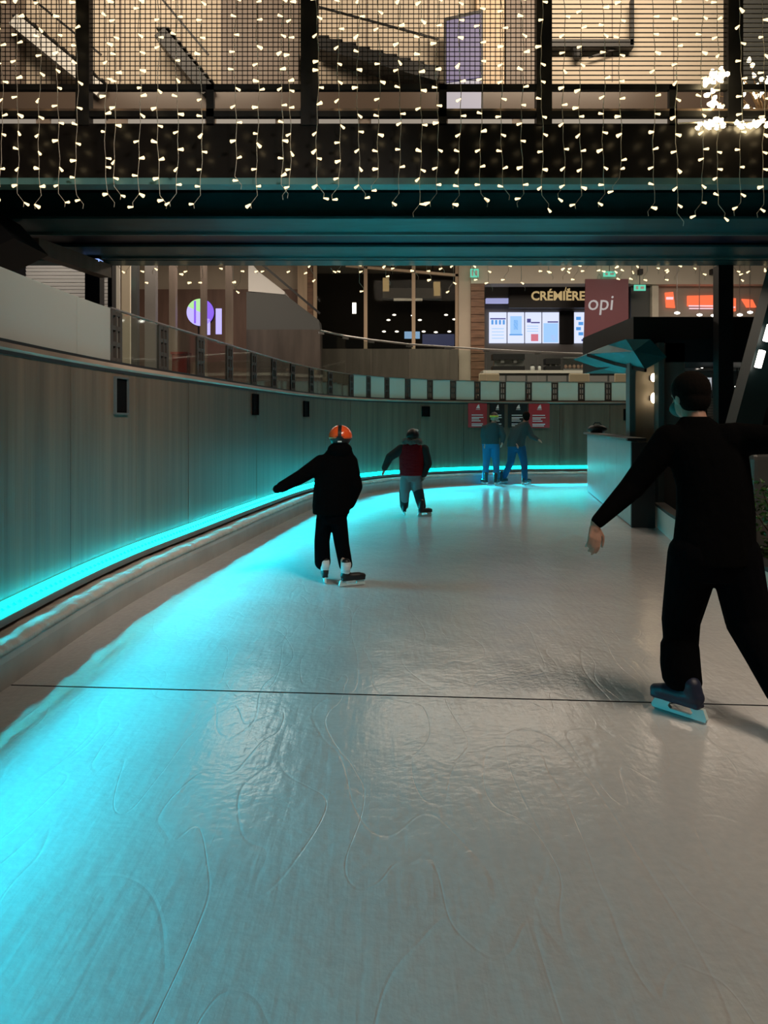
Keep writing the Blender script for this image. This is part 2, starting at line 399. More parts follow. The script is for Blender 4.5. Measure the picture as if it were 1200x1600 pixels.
mb = MB(); sweep(mb, [(-0.12,WT+0.022),(0.015,WT+0.022),(0.015,WT+0.045),(-0.12,WT+0.045)], 0, SMAX, 0.2); mb.build('glazing_channel', M_BLACK, t1)

# recessed lamp boxes in the wall
spots = [(s_at_depth(6.90), 0.24), (s_at_depth(10.75), 0.22), (s_at_depth(13.6), 0.2), (None, 0.21), (None, 0.2)]
def s_at_u(u):
    best = min(range(len(CV)), key=lambda i: abs(600+1200*CV[i].x/CV[i].y-u) if CV[i].y > 12 else 9e9); return ARC[best]
for i, (u, v0, v1) in enumerate([(187,592,645),(399,617,647),(490,628,650),(663,636,650),(980,640,656)]):
    if i < 3: sc = s_at_depth((6.68, 10.72, 13.5)[i])
    else: sc = s_at_u(u)
    p, t, r = at(sc); d = p.y
    z0, z1 = PZ(v1, d), PZ(v0, d); hw = (0.12, 0.11, 0.12, 0.105, 0.10)[i]
    c = p + r*0.03
    th = thing('wall_luminaire', ('unlit black lamp box in the rink wall below the whitish glass panes','unlit black lamp box in the rink wall below the glowing round sign','unlit black lamp box in the rink wall close beside the orange helmet child','unlit black lamp box in the rink wall between red vest child and red poster','unlit black lamp box in the rink wall beside the kiosk pillar')[i], 'wall lamp', (c.x, c.y, z0), 'unlit lamp boxes along the rink wall')
    m1 = MB()
    for a, b, cc, dd in ((-hw-0.015,-hw,z0-0.015,z1+0.015),(hw,hw+0.015,z0-0.015,z1+0.015),(-hw,hw,z0-0.015,z0),(-hw,hw,z1,z1+0.015)):
        m1.obox(p + t*((a+b)/2) + r*0.033 + Vector((0,0,(cc+dd)/2)), t, r, (0,0,1), (b-a)/2, 0.014, (dd-cc)/2)
    m1.build('frame', M_DKGREY if i == 0 else M_VOID, th)
    MB().obox(p + r*0.026 + Vector((0,0,(z0+z1)/2)), t, r, (0,0,1), hw, 0.004, (z1-z0)/2).build('dark_cover', M_VOID, th)

# ------------------------------------------------------------------ padded kerb and cyan LED strip
kerb = thing('rink_kerb', 'pale padded kerb running along the foot of the rink wall', 'kerb', (-2.2, 5, 0))
mb = MB(); sweep(mb, [(0.022,0.0),(0.26,0.0),(0.265,0.15),(0.255,0.19),(0.022,0.19)], 0, SMAX, 0.2); mb.build('kerb_board', M_KERB, kerb)
def wob(s, j):
    q = math.sin(s*9.0+1.3*math.sin(s*2.1))*0.5 + math.sin(s*23+j)*0.35
    return (0.004*q, 0.007*q) if 1 <= j <= 6 else (0, 0)
prof = [(0.022,0.19)] + [(0.15+0.115*math.cos(a), 0.20+0.055*math.sin(a)) for a in [math.radians(x) for x in (-8,25,55,85,115,145)]] + [(0.03,0.245)]
mb = MB(); sweep(mb, prof, 0, SMAX, 0.06, wob); mb.build('padding_roll', M_PAD, kerb, smooth=True)
led = thing('led_strip', 'glowing cyan light strip along the foot of the rink wall', 'light strip', (-2.3, 5, 0.27))
mb = MB(); sweep(mb, [(0.022,0.262),(0.112,0.275),(0.112,0.322),(0.104,0.322),(0.026,0.392),(0.022,0.392)], 0, SMAX, 0.2); mb.build('channel', M_LEDCH, led)
mb = MB(); sweep(mb, [(0.030,0.390),(0.034,0.394),(0.106,0.328),(0.102,0.324)], 0, SMAX, 0.2); mb.build('diffuser', M_LED, led)
q_ = 1.1                                    # the strip's lensed light, thrown low across the ice
while q_ < SMAX-6.2:
    p, t, r = at(q_+0.55); a_ = p + r*0.125 + Vector((0,0,0.345))
    l_ = area('led_strip_light', a_, a_ + r*1.0 + Vector((0,0,-0.33)), 1.08, LED_W*(1.0 if q_ < 16 else 2.4), (0.0, 0.70, 0.92), 0.03); l_.data.spread = math.radians(LED_SPREAD)
    x_ = l_.rotation_euler.to_matrix() @ Vector((1,0,0))
    if abs(x_.dot(t)) < 0.7: l_.data.size, l_.data.size_y = 0.03, 1.08
    q_ += 1.1
mb = MB(); s = 1.0
while s < 25.0:
    p, t, r = at(s); mb.obox(p + r*0.074 + Vector((0,0,0.362)), t, Vector((r.x*.68,r.y*.68,.73)), Vector((-r.x*.73,-r.y*.73,.68)), 0.009, 0.005, 0.009)
    s += 0.075
o = mb.build('led_chips', M_LEDDOT, led); o['kind'] = 'stuff'

# ------------------------------------------------------------------ low glass parapet on the wall
par = thing('glass_parapet', 'low glass parapet standing on the bronze cap rail of the rink wall', 'balustrade', (-2.4, 6, WT+0.045))
GT = WT+0.045; GH = 0.46
s = 0.6; sN = s_at_depth(6.6)
while s < sN-0.1:
    e = min(s+1.6, sN); mb = MB(); sweep(mb, [(-0.055,GT),(-0.040,GT),(-0.040,GT+GH),(-0.055,GT+GH)], s+0.006, e-0.006, 0.4)
    mb.build('sheen_pane', M_SHEEN, par); s = e
M_STAN = mat('stanchion_brown', (0.045,0.038,0.033), 0.5)
def ladder(mb, sc, hw=0.075):
    for k in (-1, 1):
        p, t, r = at(sc+k*(hw-0.015)); mb.obox(p - r*0.0475 + Vector((0,0,GT+0.22)), t, r, (0,0,1), 0.022, 0.012, 0.22)
    p, t, r = at(sc); mb.obox(p - r*0.0475 + Vector((0,0,GT+0.22)), t, r, (0,0,1), 0.010, 0.014, 0.22)
    for z in (0.02, 0.16, 0.30, 0.43): mb.obox(p - r*0.0475 + Vector((0,0,GT+z)), t, r, (0,0,1), hw, 0.011, 0.02)
s = sN; k = 0; PER = 1.0
while s < 31 and s < SMAX-PER:
    far = at(s)[0].y > 15.5; hw = 0.11 if not far else 0.08; PER = 1.05 if not far else 0.68
    mb = MB(); ladder(mb, s+hw, hw); mb.build('stanchion', M_STAN, par)
    mb = MB(); sweep(mb, [(-0.055,GT),(-0.040,GT),(-0.040,GT+GH),(-0.055,GT+GH)], s+2*hw+0.01, s+PER-0.01, 0.3)
    mb.build('pane', M_FROST if far else M_CLEAR, par); s += PER; k += 1
mb = MB(); sweep(mb, [(-0.065,GT+GH),(-0.03,GT+GH),(-0.03,GT+GH+0.012),(-0.065,GT+GH+0.012)], sN, SMAX-1, 0.3); mb.build('top_edge', M_STEEL, par)
mb = MB(); p, t, r = at(s_at_depth(9.0)); c = p - r*0.35
bx = thing('red_box', 'small dark red box on the terrace behind the glass parapet', 'box', (c.x, c.y, 1.9))
bevel(MB().box(c.x-0.09,c.x+0.09,c.y-0.08,c.y+0.08,1.9,2.28).build('body', M_RED, bx)); MB().box(c.x-0.10,c.x+0.10,c.y-0.09,c.y+0.09,2.28,2.31).build('lid', M_RED, bx)
p, t, r = at(s_at_u(822)); c = p - r*0.07
bx = thing('red_lantern', 'small round red lantern on the cap rail above the posters', 'lantern', (c.x, c.y, WT+0.045))
MB().ell((c.x, c.y+0.12, WT+0.17), 0.10, 0.08, 0.10).build('body', M_RED, bx, True); MB().box(c.x-0.05,c.x+0.05,c.y+0.08,c.y+0.16,WT-0.07,WT+0.09).build('foot', M_DARK, bx)

# ------------------------------------------------------------------ taller glass screen behind the far curve
RAIL = [(502,517),(540,525),(580,531),(640,538),(700,542),(760,546),(840,550),(920,553),(985,555),(1060,557)]
RZ = 3.48
rp = []
for u, v in RAIL:
    d = (RZ-CZ)*1200/(H-v); rp.append(Vector((PX(u,d), d, 0)))
bal = thing('glass_screen', 'tall clear glass balustrade with thin steel rail behind the far parapet', 'balustrade', (rp[4].x, rp[4].y, 1.9))
MB().tube([p+Vector((0,0,RZ)) for p in rp], 0.022, 8).build('handrail', M_STEEL, bal, True)
def seg(a, b, n):
    return [(a.lerp(b, i/n), a.lerp(b, (i+1)/n)) for i in range(n)]
for a, b in zip(rp, rp[1:]):
    for q0, q1 in seg(a, b, max(1, round((b-a).length/1.3))):
        t = (q1-q0).normalized(); r = Vector((t.y,-t.x,0)); c = (q0+q1)/2
        MB().obox(c+Vector((0,0,(1.9+RZ-0.06)/2)), t, r, (0,0,1), (q1-q0).length/2-0.012, 0.006, (RZ-0.06-1.9)/2).build('pane', M_CLEAR, bal)
        MB().obox(q0+Vector((0,0,RZ-0.05)), t, r, (0,0,1), 0.10, 0.015, 0.02).build('rail_clamp', M_STEEL, bal)

# ------------------------------------------------------------------ footbridge
BY0, BY1, BX0, BX1 = 8.0, 12.0, -8.5, 9.0
ZS = 3.95; ZD = PZ(193, 8)
br = thing('footbridge', 'dark steel footbridge crossing above the rink with teal beams and mesh railing', 'bridge', (0, 10, ZS))
MB().box(BX0,BX1,BY0,BY0+0.08,ZS+0.06,ZD).build('fascia', M_GLOSSBLK, br)
MB().box(BX0,BX1,BY0-0.07,BY0+0.12,ZS-0.005,ZS+0.062).build('front_flange', M_TEALLT, br)
MB().box(BX0,BX1,BY0+0.08,BY1,4.36,ZD-0.01).build('deck', M_BLACK, br)
for y0, y1, m in ((9.30,9.98,M_TEAL),(10.80,11.45,M_TEAL)):
    o = MB().box(BX0,BX1,y0,y1,ZS,ZS+0.03).build('beam_flange', m, br)
    MB().box(BX0,BX1,(y0+y1)/2-0.02,(y0+y1)/2+0.02,ZS+0.03,4.36).build('beam_web', M_TEAL, o)
    MB().box(BX0,BX1,y1,y1+0.05,ZS-0.03,ZS+0.03).build('flange_edge', M_TEALLT, o)
MB().box(BX0,BX1,10.03,10.80,ZS+0.05,ZS+0.08).build('soffit_strip', M_NAVY, br)
MB().box(BX0,BX1,11.62,12.0,ZS-0.02,ZD).build('rear_girder', M_TEAL, br)
for u0, u1 in ((119,140),(470,497),(838,862),(1137,1160)):
    MB().box(PX(u0,8),PX(u1,8),BY0-0.02,BY0+0.10,ZD-0.02,6.45).build('post', M_BLACK, br)
for u in (328, 692, 1052): MB().box(PX(u-6,8),PX(u+6,8),BY0,BY0+0.06,ZD-0.02,PZ(131,8)).build('short_post', M_BLACK, br)
MB().box(BX0,BX1,BY0,BY0+0.06,PZ(140,8),PZ(131,8)).build('mid_rail', M_BLACK, br)
MB().box(BX0,BX1,BY0,BY0+0.07,PZ(182,8),PZ(173,8)).build('lower_rail', M_BLACK, br)
MB().box(BX0,BX1,BY0,BY0+0.02,PZ(173,8),PZ(169.5,8)).build('rail_highlight_strip', M_COPPER, br)  # bronze strip paints in the light caught along the rail
MB().box(BX0,BX1,BY0,BY0+0.05,6.40,6.46).build('top_rail', M_BLACK, br)
bays = [(-120,119,True),(140,470,True),(497,838,True),(862,1137,False),(1160,1420,False)]
for u0, u1, vert in bays:
    mb = MB(); z = PZ(131,8); x0, x1 = PX(u0,8), PX(u1,8)
    zz = z
    while zz < 6.4:
        mb.box(x0,x1,BY0+0.03,BY0+0.036,zz,zz+(0.0075 if vert else 0.010)); zz += 0.0495
    if vert:
        x = x0+0.03
        while x < x1: mb.box(x,x+0.0075,BY0+0.036,BY0+0.042,z,6.4); x += 0.0535
    o = mb.build('wire_mesh', M_MESHW, br); o['kind'] = 'stuff'
# steel columns under the bridge
for u, y, lab in ((1130, 12.05, 'slim black steel column behind the kiosk under the bridge'), (148, 12.05, 'slim black steel column in front of the white louvres'), (175, 12.9, 'thin black post beside the white louvre wall')):
    x = PX(u, y); hw = 0.115 if u != 175 else 0.035
    z0 = 0.0 if u > 600 else 1.9
    c = thing('steel_column', lab, 'column', (x, y, z0)); zt = 3.93 if u != 175 else 5.2
    MB().box(x-hw,x+hw,y-0.1,y+0.1,z0+0.02,zt).build('shaft', M_BLACK, c); MB().box(x-hw-0.05,x+hw+0.05,y-0.15,y+0.15,z0,z0+0.02).build('base_plate', M_DARK, c)
# abutment at the left end of the bridge
ab = thing('bridge_abutment', 'black sloping abutment under the end of the bridge above the whitish glass', 'abutment', (-5.4, 10, 1.9))
poly = [(-9,9.0,1.9),(-5.0,9.0,1.9),(-5.0,9.0,2.9),(-4.6,9.0,3.90),(-9,9.0,3.90)]
MB().prism([(-9,8.6,1.9),(-5.2,8.6,1.9),(-4.75,8.6,3.25),(-4.15,8.6,3.55),(-4.5,8.6,3.93),(-9,8.6,3.93)], (0,0.9,0)).build('block', M_BLACK, ab)
MB().bar(P(50,384,9.6), P(165,424,11.9), 0.09, 0.10).build('brace', M_TAUPE, ab)
la = thing('soffit_lamp', 'small bluish lamp under the rear beam at the bridge end', 'lamp', P(146,408,11.5))
MB().obox(P(146,408,11.5), (1,0,0),(0,1,0),(0,0,1),0.11,0.10,0.022).build('lens', glow('lamp_blue_white', (0.30, 0.45, 0.95), 1.3), la); MB().obox(P(146,408,11.5)+Vector((0,0,0.035)), (1,0,0),(0,1,0),(0,0,1),0.13,0.12,0.02).build('housing', M_DARK, la)

# ------------------------------------------------------------------ icicle lights
def cone_bulb(m, ln=0.05, r=0.019):
    mb = MB(); n = 6
    vs = [(r*math.cos(2*PI*k/n), r*math.sin(2*PI*k/n), -ln) for k in range(n)] + [(0.006*math.cos(2*PI*k/n), 0.006*math.sin(2*PI*k/n), 0) for k in range(n)] + [(0,0,-ln-0.008)]
    fs = [(k,(k+1)%n,n+(k+1)%n,n+k) for k in range(n)] + [(k,2*n,(k+1)%n) for k in range(n)] + [tuple(range(n,2*n))]
    mb.add(vs, fs); o = mb.build('bulb', m, origin=(0,0,0)); me = o.data; bpy.data.objects.remove(o); return me
BULB = cone_bulb(M_BULB, 0.050, 0.0145)
BULBH = cone_bulb(M_BULBHOT, 0.05, 0.026)
def string(x, y, ztop, zbot, dz, name, label, group, dens=1.0, curl=True):
    root = thing(name, label, 'fairy lights', (x, y, zbot), group)
    pts = []; z = ztop; ph = random.uniform(0, 6); amp = 0.012
    while z > zbot+0.12:
        pts.append(Vector((x + amp*math.sin(z*4.1+ph)+0.006*math.sin(z*17), y+0.008*math.sin(z*9+ph), z))); z -= 0.09
    q = random.choice((-1, 1)); last = pts[-1] if pts else Vector((x, y, ztop))
    for k in range(1, 4): pts.append(last + Vector((q*0.035*k*(1 if k < 3 else 0.6), 0, -0.045*k)))
    if len(pts) > 1: MB().tube(pts, 0.0035, 4).build('wire', M_WIRE, root)
    z = ztop - random.uniform(0.02, 0.12); side = random.choice((-1, 1))
    while z > zbot-0.02:
        i = min(range(len(pts)), key=lambda k: abs(pts[k].z-z)); p = pts[i]
        if random.random() < dens:
            o = bpy.data.objects.new('bulb', BULB); COL.objects.link(o); o.parent = root
            o.location = p - root.location
            a = random.gauss(1.35, 0.35)*side
            o.rotation_euler = (random.uniform(-0.5,0.5), -a, 0)
            o.scale = (1,1,1) if random.random() < 0.8 else (1.35,1.35,1.1)
        if random.random() < 0.75: side = -side
        z -= dz*random.uniform(0.85, 1.15)
    return root
FU = [(4,322),(33,332),(63,326),(96,330),(121,328),(170,330),(181,318),(222,334),(248,326),(280,332),(315,336),(370,310),(403,332),(442,318),(453,322),(497,318),(530,324),(560,322),(592,305),
      (624,330),(657,340),(682,336),(718,332),(750,336),(784,322),(814,325),(846,338),(878,322),(906,338),(940,326),(968,306),(1018,345),(1056,356),(1092,346),(1121,348),(1152,342),(1192,344)]
for i_, (u, vb) in enumerate(FU):
    string(PX(u,7.88), 7.86-0.06*(i_%2), 6.42, PZ(vb,7.88), 0.188, 'icicle_light_string', 'long string of warm icicle lights hanging down the mesh and dark fascia of the bridge', 'long icicle lights on the bridge front', 0.97)
MB().tube([(BX0,7.90,6.43),(BX1,7.90,6.43)], 0.008, 5).build('carrier_wire', M_WIRE, br)
random.seed(21)
BU = list(range(182, 730, 22)) + list(range(738, 850, 26)) + list(range(852, 985, 11)) + list(range(992, 1190, 14))
for i_, u in enumerate(BU):
    vb = random.uniform(424, 462) if u < 850 else random.uniform(420, 446)
    string(PX(u+random.uniform(-5,5),12.1), 12.075, 3.95, PZ(vb,12.06), 0.20, 'icicle_light_tail', 'short tail of warm icicle lights hanging below the rear edge of the bridge', 'short icicle light tails under the bridge rear', 0.95)
MB().tube([(BX0,12.06,3.95),(BX1,12.06,3.95)], 0.008, 5).build('carrier_wire', M_WIRE, br)
# sparkling branch ornament on the bridge
random.seed(5)
orn = thing('lit_branch_ornament', 'sparkling twig ornament wound with bright warm bulbs on the bridge deck', 'ornament', P(1185,190,8.5))
mbw = MB(); tips = []
base = P(1195,192,8.5)
for k in range(30):
    a = random.uniform(-1.25, 1.25); ln = random.uniform(0.35, 0.95)
    tip = base + Vector((math.sin(a)*ln*0.8, random.uniform(-0.25,0.35), math.cos(a)*ln*0.95))
    mid = base.lerp(tip, 0.5) + Vector((random.uniform(-.06,.06), random.uniform(-.06,.06), random.uniform(-.03,.06)))
    mbw.tube([base, mid, tip], [0.012,0.007,0.003], 4); tips += [tip, mid.lerp(tip, 0.5), mid.lerp(tip,0.75)]
mbw.build('twigs', mat('twig_brown', (0.10,0.055,0.025), 0.7), orn)
for p in tips:
    o = bpy.data.objects.new('bulb', BULBH); COL.objects.link(o); o.parent = orn; o.location = p - orn.location
    o.rotation_euler = (random.uniform(-1.5,1.5), random.uniform(-1.5,1.5), 0)
gar = thing('light_garland', 'bright bunched light garland wound along the bridge toe rail', 'fairy lights', P(1095,192,7.93))
MB().tube([P(1060,193,7.93), P(1110,190,7.93), P(1160,192,7.93), P(1215,190,7.93)], 0.008, 5).build('wire', M_WIRE, gar)
def gb(u, v):
    o = bpy.data.objects.new('bulb', BULBH); COL.objects.link(o); o.parent = gar; o.location = P(u,v,7.93)-gar.location; o.rotation_euler = (random.uniform(-1.2,1.2), random.uniform(-1.2,1.2), 0)
for k in range(34): gb(random.choice((random.uniform(1090,1215), random.uniform(1105,1125), random.uniform(1140,1200))), random.uniform(186,196))
gar2 = thing('light_cluster', 'bright knot of warm bulbs tied to the bridge post and mesh', 'fairy lights', P(1115,150,7.93))
MB().tube([P(1100,128,7.93), P(1115,112,7.93), P(1135,118,7.93), P(1112,140,7.93), P(1112,165,7.93)], 0.006, 5).build('wire', M_WIRE, gar2)
for u, v in [(1102,126),(1106,122),(1110,118),(1116,113),(1120,111),(1124,114),(1130,112),(1134,116),(1128,120),(1118,120),(1110,124),(1107,130),(1112,138),(1110,146),(1114,152),(1112,158),(1116,160)]:
    o = bpy.data.objects.new('bulb', BULBH); COL.objects.link(o); o.parent = gar2; o.location = P(u,v,7.93)-gar2.location; o.rotation_euler = (random.uniform(-1.2,1.2), random.uniform(-1.2,1.2), 0)

# ------------------------------------------------------------------ upper gallery seen through the mesh (20 m away)
D = 20.0
def struct(name, mb, m, label): return tag(mb.build(name, m), label, kind='structure')
gal = struct('wall_gallery', MB().box(-16,16,D,D+0.3,8.4,14.5), M_BEIGE, 'beige plaster wall of the upper gallery behind the bridge mesh')
mb = MB()
for u in list(range(-100, 1300, 96)): mb.pbox(u, u+1.4, -60, 128, D-0.012, 0.012)
o = mb.build('panel_joints', M_TAUPE, gal)
struct('ceiling', MB().box(-16,18,D,37,8.4,8.75), M_BEIGEP, 'ceiling slab over the terrace')
MB().pbox(-400, 1600, 132, 181, D-0.6, 0.1).build('gallery_parapet', mat('gallery_parapet_glass', (0.10,0.075,0.06), 0.25), gal)
MB().box(-16,16,D-0.75,D,8.75,9.22).build('gallery_edge', M_TAUPE, gal)
for u0, u1 in ((60,1080),):
    pass
for k, (u0, u1) in enumerate([(-10,55),(80,165),(200,320),(338,430),(440,560),(580,690),(700,800),(816,1045),(1060,1200)]):  # glowing strips added in place of lit things farther behind
    l = thing('gallery_glow_strip', 'added glowing strip along the lower edge of the upper gallery', 'lamp', P((u0+u1)/2,186,D-0.8), 'added glow strips under the gallery')
    MB().pbox(u0,u1,183.5,197,D-0.8,0.04).build('tube', glow('strip_warm', (1.0,0.86,0.70), 0.75 if k in (4,7,1,2) else 0.28), l)
    MB().pbox(u0-2,u1+2,180,183.5,D-0.82,0.07).build('housing', M_DARK, l)
for u0, u1, m, lab in ((345,466,M_TAUPE,'broad taupe column on the upper gallery beside the pale wall'),(790,838,M_TAUPE,'narrow taupe column on the gallery right of the violet display'),(745,788,M_WOODLT,'pale warm column behind the violet gallery display'),(-20,28,M_TAUPE,'dark taupe column at the gallery end by the stair'),(1160,1260,M_DKGREY,'dark grey cupboard wall on the gallery behind the sparkling ornament')):
    c = thing('gallery_column', lab, 'column', (PX((u0+u1)/2,D-0.4), D-0.2, 8.75))
    MB().box(PX(u0,D-0.4),PX(u1,D-0.4),D-0.4,D,8.95,14.4).build('shaft', m, c); MB().box(PX(u0-3,D-0.4),PX(u1+3,D-0.4),D-0.45,D,8.75,8.95).build('plinth', M_DARK, c)
for (a, b, lab) in (((30,40),(165,150),'pale stair flight with dark soffit climbing behind the mesh above the abutment'), ((495,75),(684,126),'dark stair flight rising on the gallery beside the violet display'), ((255,60),(330,150),'short dark stair flight against the pale gallery wall')):
    st = thing('gallery_stair', lab, 'stair', P((a[0]+b[0])/2, b[1], D-0.5))
    pa, pb = P(*a, D-0.5), P(*b, D-0.5)
    MB().bar(pa, pb, 0.35, 0.16).build('string_board', M_WHITEP if a[0] < 100 else M_DARK, st)
    n = 9
    for k in range(n):
        q = pa.lerp(pb, (k+0.5)/n); MB().box(q.x-0.16,q.x+0.16,q.y-0.3,q.y+0.3,q.z+0.18,q.z+0.22).build('tread', M_DARK, st)
    MB().bar(pa+Vector((0,-0.3,0.9)), pb+Vector((0,-0.3,0.9)), 0.02, 0.025).build('handrail', M_DARK, st)
ds = thing('display_screen', 'tall violet display screen leaning on the upper gallery', 'screen', P(722,170,D-0.9))
MB().prism([P(694,28,D-0.8),P(755,14,D-0.8),P(755,172,D-0.8),P(694,172,D-0.8)], (0,0.12,0)).build('housing', M_DARK, ds)
MB().prism([P(698,33,D-0.85),P(752,20,D-0.85),P(752,120,D-0.85),P(698,128,D-0.85)], (0,0.04,0)).build('image', M_DISP, ds)
MB().prism([P(698,130,D-0.85),P(752,122,D-0.85),P(752,170,D-0.85),P(698,170,D-0.85)], (0,0.04,0)).build('caption', M_DISP2, ds)
wl = thing('bracket_lamp', 'dark lamp on a bracket arm in front of the beige gallery wall', 'lamp', P(900,100,D-0.6))
MB().pbox(862,990,61,74,D-0.3,0.2).build('arm', M_DARK, wl); MB().pbox(985,991,0,70,D-0.3,0.1).build('hanger', M_DARK, wl)
MB().loft([(P(902,92,D-0.2), 0.10, 0.10),(P(902,76,D-0.2), 0.17, 0.15)], 10).build('lamp_head', M_DARK, wl); MB().bar(P(920,90,D-0.2),P(985,70,D-0.2),0.02,0.02).build('stay', M_DARK, wl)

# ------------------------------------------------------------------ terrace background building (32 m away)
D = 32.0
struct('wall_back', MB().box(-16,20,36.2,36.5,1.9,8.4), M_TAUPE, 'back wall of the shops behind the terrace')
wl_ = struct('wall_terrace', MB().pbox(60,470,400,640,D+0.4,0.2), M_BEIGE, 'beige wall of the terrace behind the left columns')
MB().pbox(200,470,452,640,D+0.25,0.15).build('lower_cladding', mat('brown_cladding', (0.22,0.13,0.10),0.5,noise=((4,4,0.5),0.2)), wl_)
for u0, u1, m, lab in ((203,214,M_DKGREY,'slim dark grey column nearest the white louvre wall'),(226,243,M_GREYW,'grey column behind the parapet left of the glowing round sign'),(264,274,M_TAUPE,'taupe column between the grey column and the glowing round sign'),(313,321,M_TAUPE,'taupe column crossing in front of the glowing round sign'),(352,362,M_TAUPE,'taupe column right of the glowing round sign')):
    d = 24.0; c = thing('terrace_column', lab, 'column', (PX((u0+u1)/2,d), d+0.1, 1.9))
    MB().box(PX(u0,d),PX(u1,d),d,d+0.25,2.0,8.4).build('shaft', m, c); MB().box(PX(u0-2,d),PX(u1+2,d),d-0.05,d+0.3,1.9,2.0).build('plinth', M_DARK, c)
# glowing round sign
d = 25.5; c0 = P(313,488,d)
sg = thing('round_sign', 'glowing round sign in white, lime and purple with bars beside it', 'sign', (c0.x, c0.y, c0.z-0.45))
def disc(c, r, a0, a1, m, name, y, par, n=20):
    pts = [Vector((c.x,y,c.z))]+[Vector((c.x+r*math.cos(a0+(a1-a0)*k/n), y, c.z+r*math.sin(a0+(a1-a0)*k/n))) for k in range(n+1)]
    MB().prism(pts, (0,0.04,0)).build(name, m, par)
MB().tube([c0+Vector((0,0.05,0)), c0+Vector((0,0.14,0))], 0.47, 24).build('housing', M_DARK, sg)
disc(c0, 0.45, PI*0.5, PI*0.86, M_LIME, 'lime_sector', d-0.02, sg); disc(c0, 0.45, PI*0.86, PI*1.5, M_LILAC, 'lilac_sector', d-0.02, sg); disc(c0, 0.45, -PI*0.5, PI*0.5, M_PURP, 'purple_sector', d-0.02, sg)
MB().pbox(303,306,470,505,d-0.05,0.03).build('stem_mark', M_PURP, sg)
MB().pbox(319,328,498,523,d-0.02,0.05).build('tail_mark', M_LILAC, sg); MB().pbox(337,346,482,522,d-0.02,0.05).build('bar_mark', M_LILAC, sg); MB().pbox(357,361,483,518,d-0.02,0.05).build('bar_mark', M_LILAC, sg)
MB().pbox(309,311,508,640,d+0.05,0.05).build('pole', M_DARK, sg)
# escalator / ramp
es = thing('escalator', 'white sided escalator descending to the terrace left of the shop window', 'escalator', P(450,600,29))
MB().prism([P(388,405,29),P(405,425,29),P(445,456,29),P(445,460,29),P(388,455,29)], (0,1.2,0)).build('white_panel', M_WHITEP, es)
MB().prism([P(385,456,29.02),P(445,460,29.02),P(498,500,29.02),P(500,515,29.02),P(385,515,29.02)], (0,1.2,0)).build('truss', M_DKGREY, es)
MB().prism([P(385,515,29.02),P(500,515,29.02),P(500,640,29.02),P(385,640,29.02)], (0,1.2,0)).build('skirt', mat('escalator_skirt',(0.07,0.058,0.05),0.4,noise=((3,3,0.4),0.3)), es)
MB().bar(P(400,405,28.9),P(500,490,28.9),0.03,0.04).build('handrail', M_BLACK, es)
# exit signs
def exit_sign(u0,u1,v0,v1,d,lab):
    e = thing('exit_sign', lab, 'exit sign', P((u0+u1)/2,v1,d))
    MB().pbox(u0,u1,v0,v1,d,0.06).build('body', M_GREENX, e)
    w_ = u1-u0; MB().pbox(u0+w_*0.15,u0+w_*0.35,v0+2,v1-2,d-0.01,0.01).build('figure', M_PRINT, e); MB().pbox(u0+w_*0.55,u0+w_*0.85,v0+2.5,v1-2.5,d-0.01,0.01).build('arrow', M_PRINT, e)
    MB().box(PX((u0+u1)/2,d)-0.012,PX((u0+u1)/2,d)+0.012,d+0.02,d+0.045,PZ(v0,d),8.4).build('hanger', M_DARK, e)
exit_sign(735,748,420,433,31.3,'green exit sign on the column beside the tall shop window')
exit_sign(943,962,424,432,31.3,'green exit sign on the pale bulkhead above the pink panel')
exit_sign(991,1009,445,454,31.3,'green exit sign in front of the dark grey doorway')
exit_sign(190,202,436,446,23.8,'green exit sign between the thin black post and the dark column')
# tall shop window
win = struct('window_1', MB().box(PX(492,36),PX(722,36),35.9,36.1,1.9,8.4), M_INT, 'tall shop window with pale timber mullions')
for u in (468, 492, 571, 646, 714): MB().pbox(u-2.5 if u>470 else 465, u+3 if u>470 else 480, 405, 640, D, 0.2).build('mullion', M_WOODLT, win)
MB().pbox(480,489,405,640,D+0.05,0.15).build('timber_infill', M_WOOD, win)
MB().prism([P(540,413,D),P(716,428,D),P(716,432,D),P(540,417,D)], (0,0.2,0)).build('transom', M_WOODLT, win)
for a, b in ((495,568),(574,643),(649,711)): MB().pbox(a,b,405,640,D+0.08,0.02).build('pane', M_SHOPGLASS, win)
MB().pbox(482,716,545,642,D-0.6,0.15).build('brown_band', mat('band_brown',(0.13,0.11,0.09),0.45,noise=((5,5,0.5),0.2)), win)  # brown band across the lower part of the window bays
MB().box(PX(500,34),PX(716,34),D+0.3,35.8,1.9,1.95).build('shop_floor', M_INT, win)
hb = thing('hanging_light_box', 'grey hanging light box with lit ends inside the tall shop window', 'lamp', P(645,468,34))
MB().pbox(598,690,450,466,34,0.5).build('box', M_GREYW, hb); MB().pbox(598,608,434,455,33.95,0.4).build('lit_end', glow('amber_panel',(0.75,0.50,0.22),0.6), hb); MB().pbox(678,688,440,462,33.95,0.4).build('lit_end', glow('amber_panel',(0.75,0.50,0.22),0.6), hb)
MB().pbox(615,660,466,470,33.98,0.3).build('lower_edge', M_STEEL, hb)
for u in (612,676): MB().pbox(u-1,u+1,380,452,34.1,0.03).build('hanger', M_DARK, hb)
bs = thing('wall_screen', 'small bright blue screen inside the tall shop window', 'screen', P(644,528,33.5))
MB().pbox(632,656,518,529,33.5,0.06).build('panel', M_SCRLT, bs); MB().pbox(642,646,529,640,33.55,0.05).build('stand', M_DARK, bs)
bs = thing('poster_screen', 'wide dim blue display low inside the tall shop window', 'screen', P(692,540,33.4))
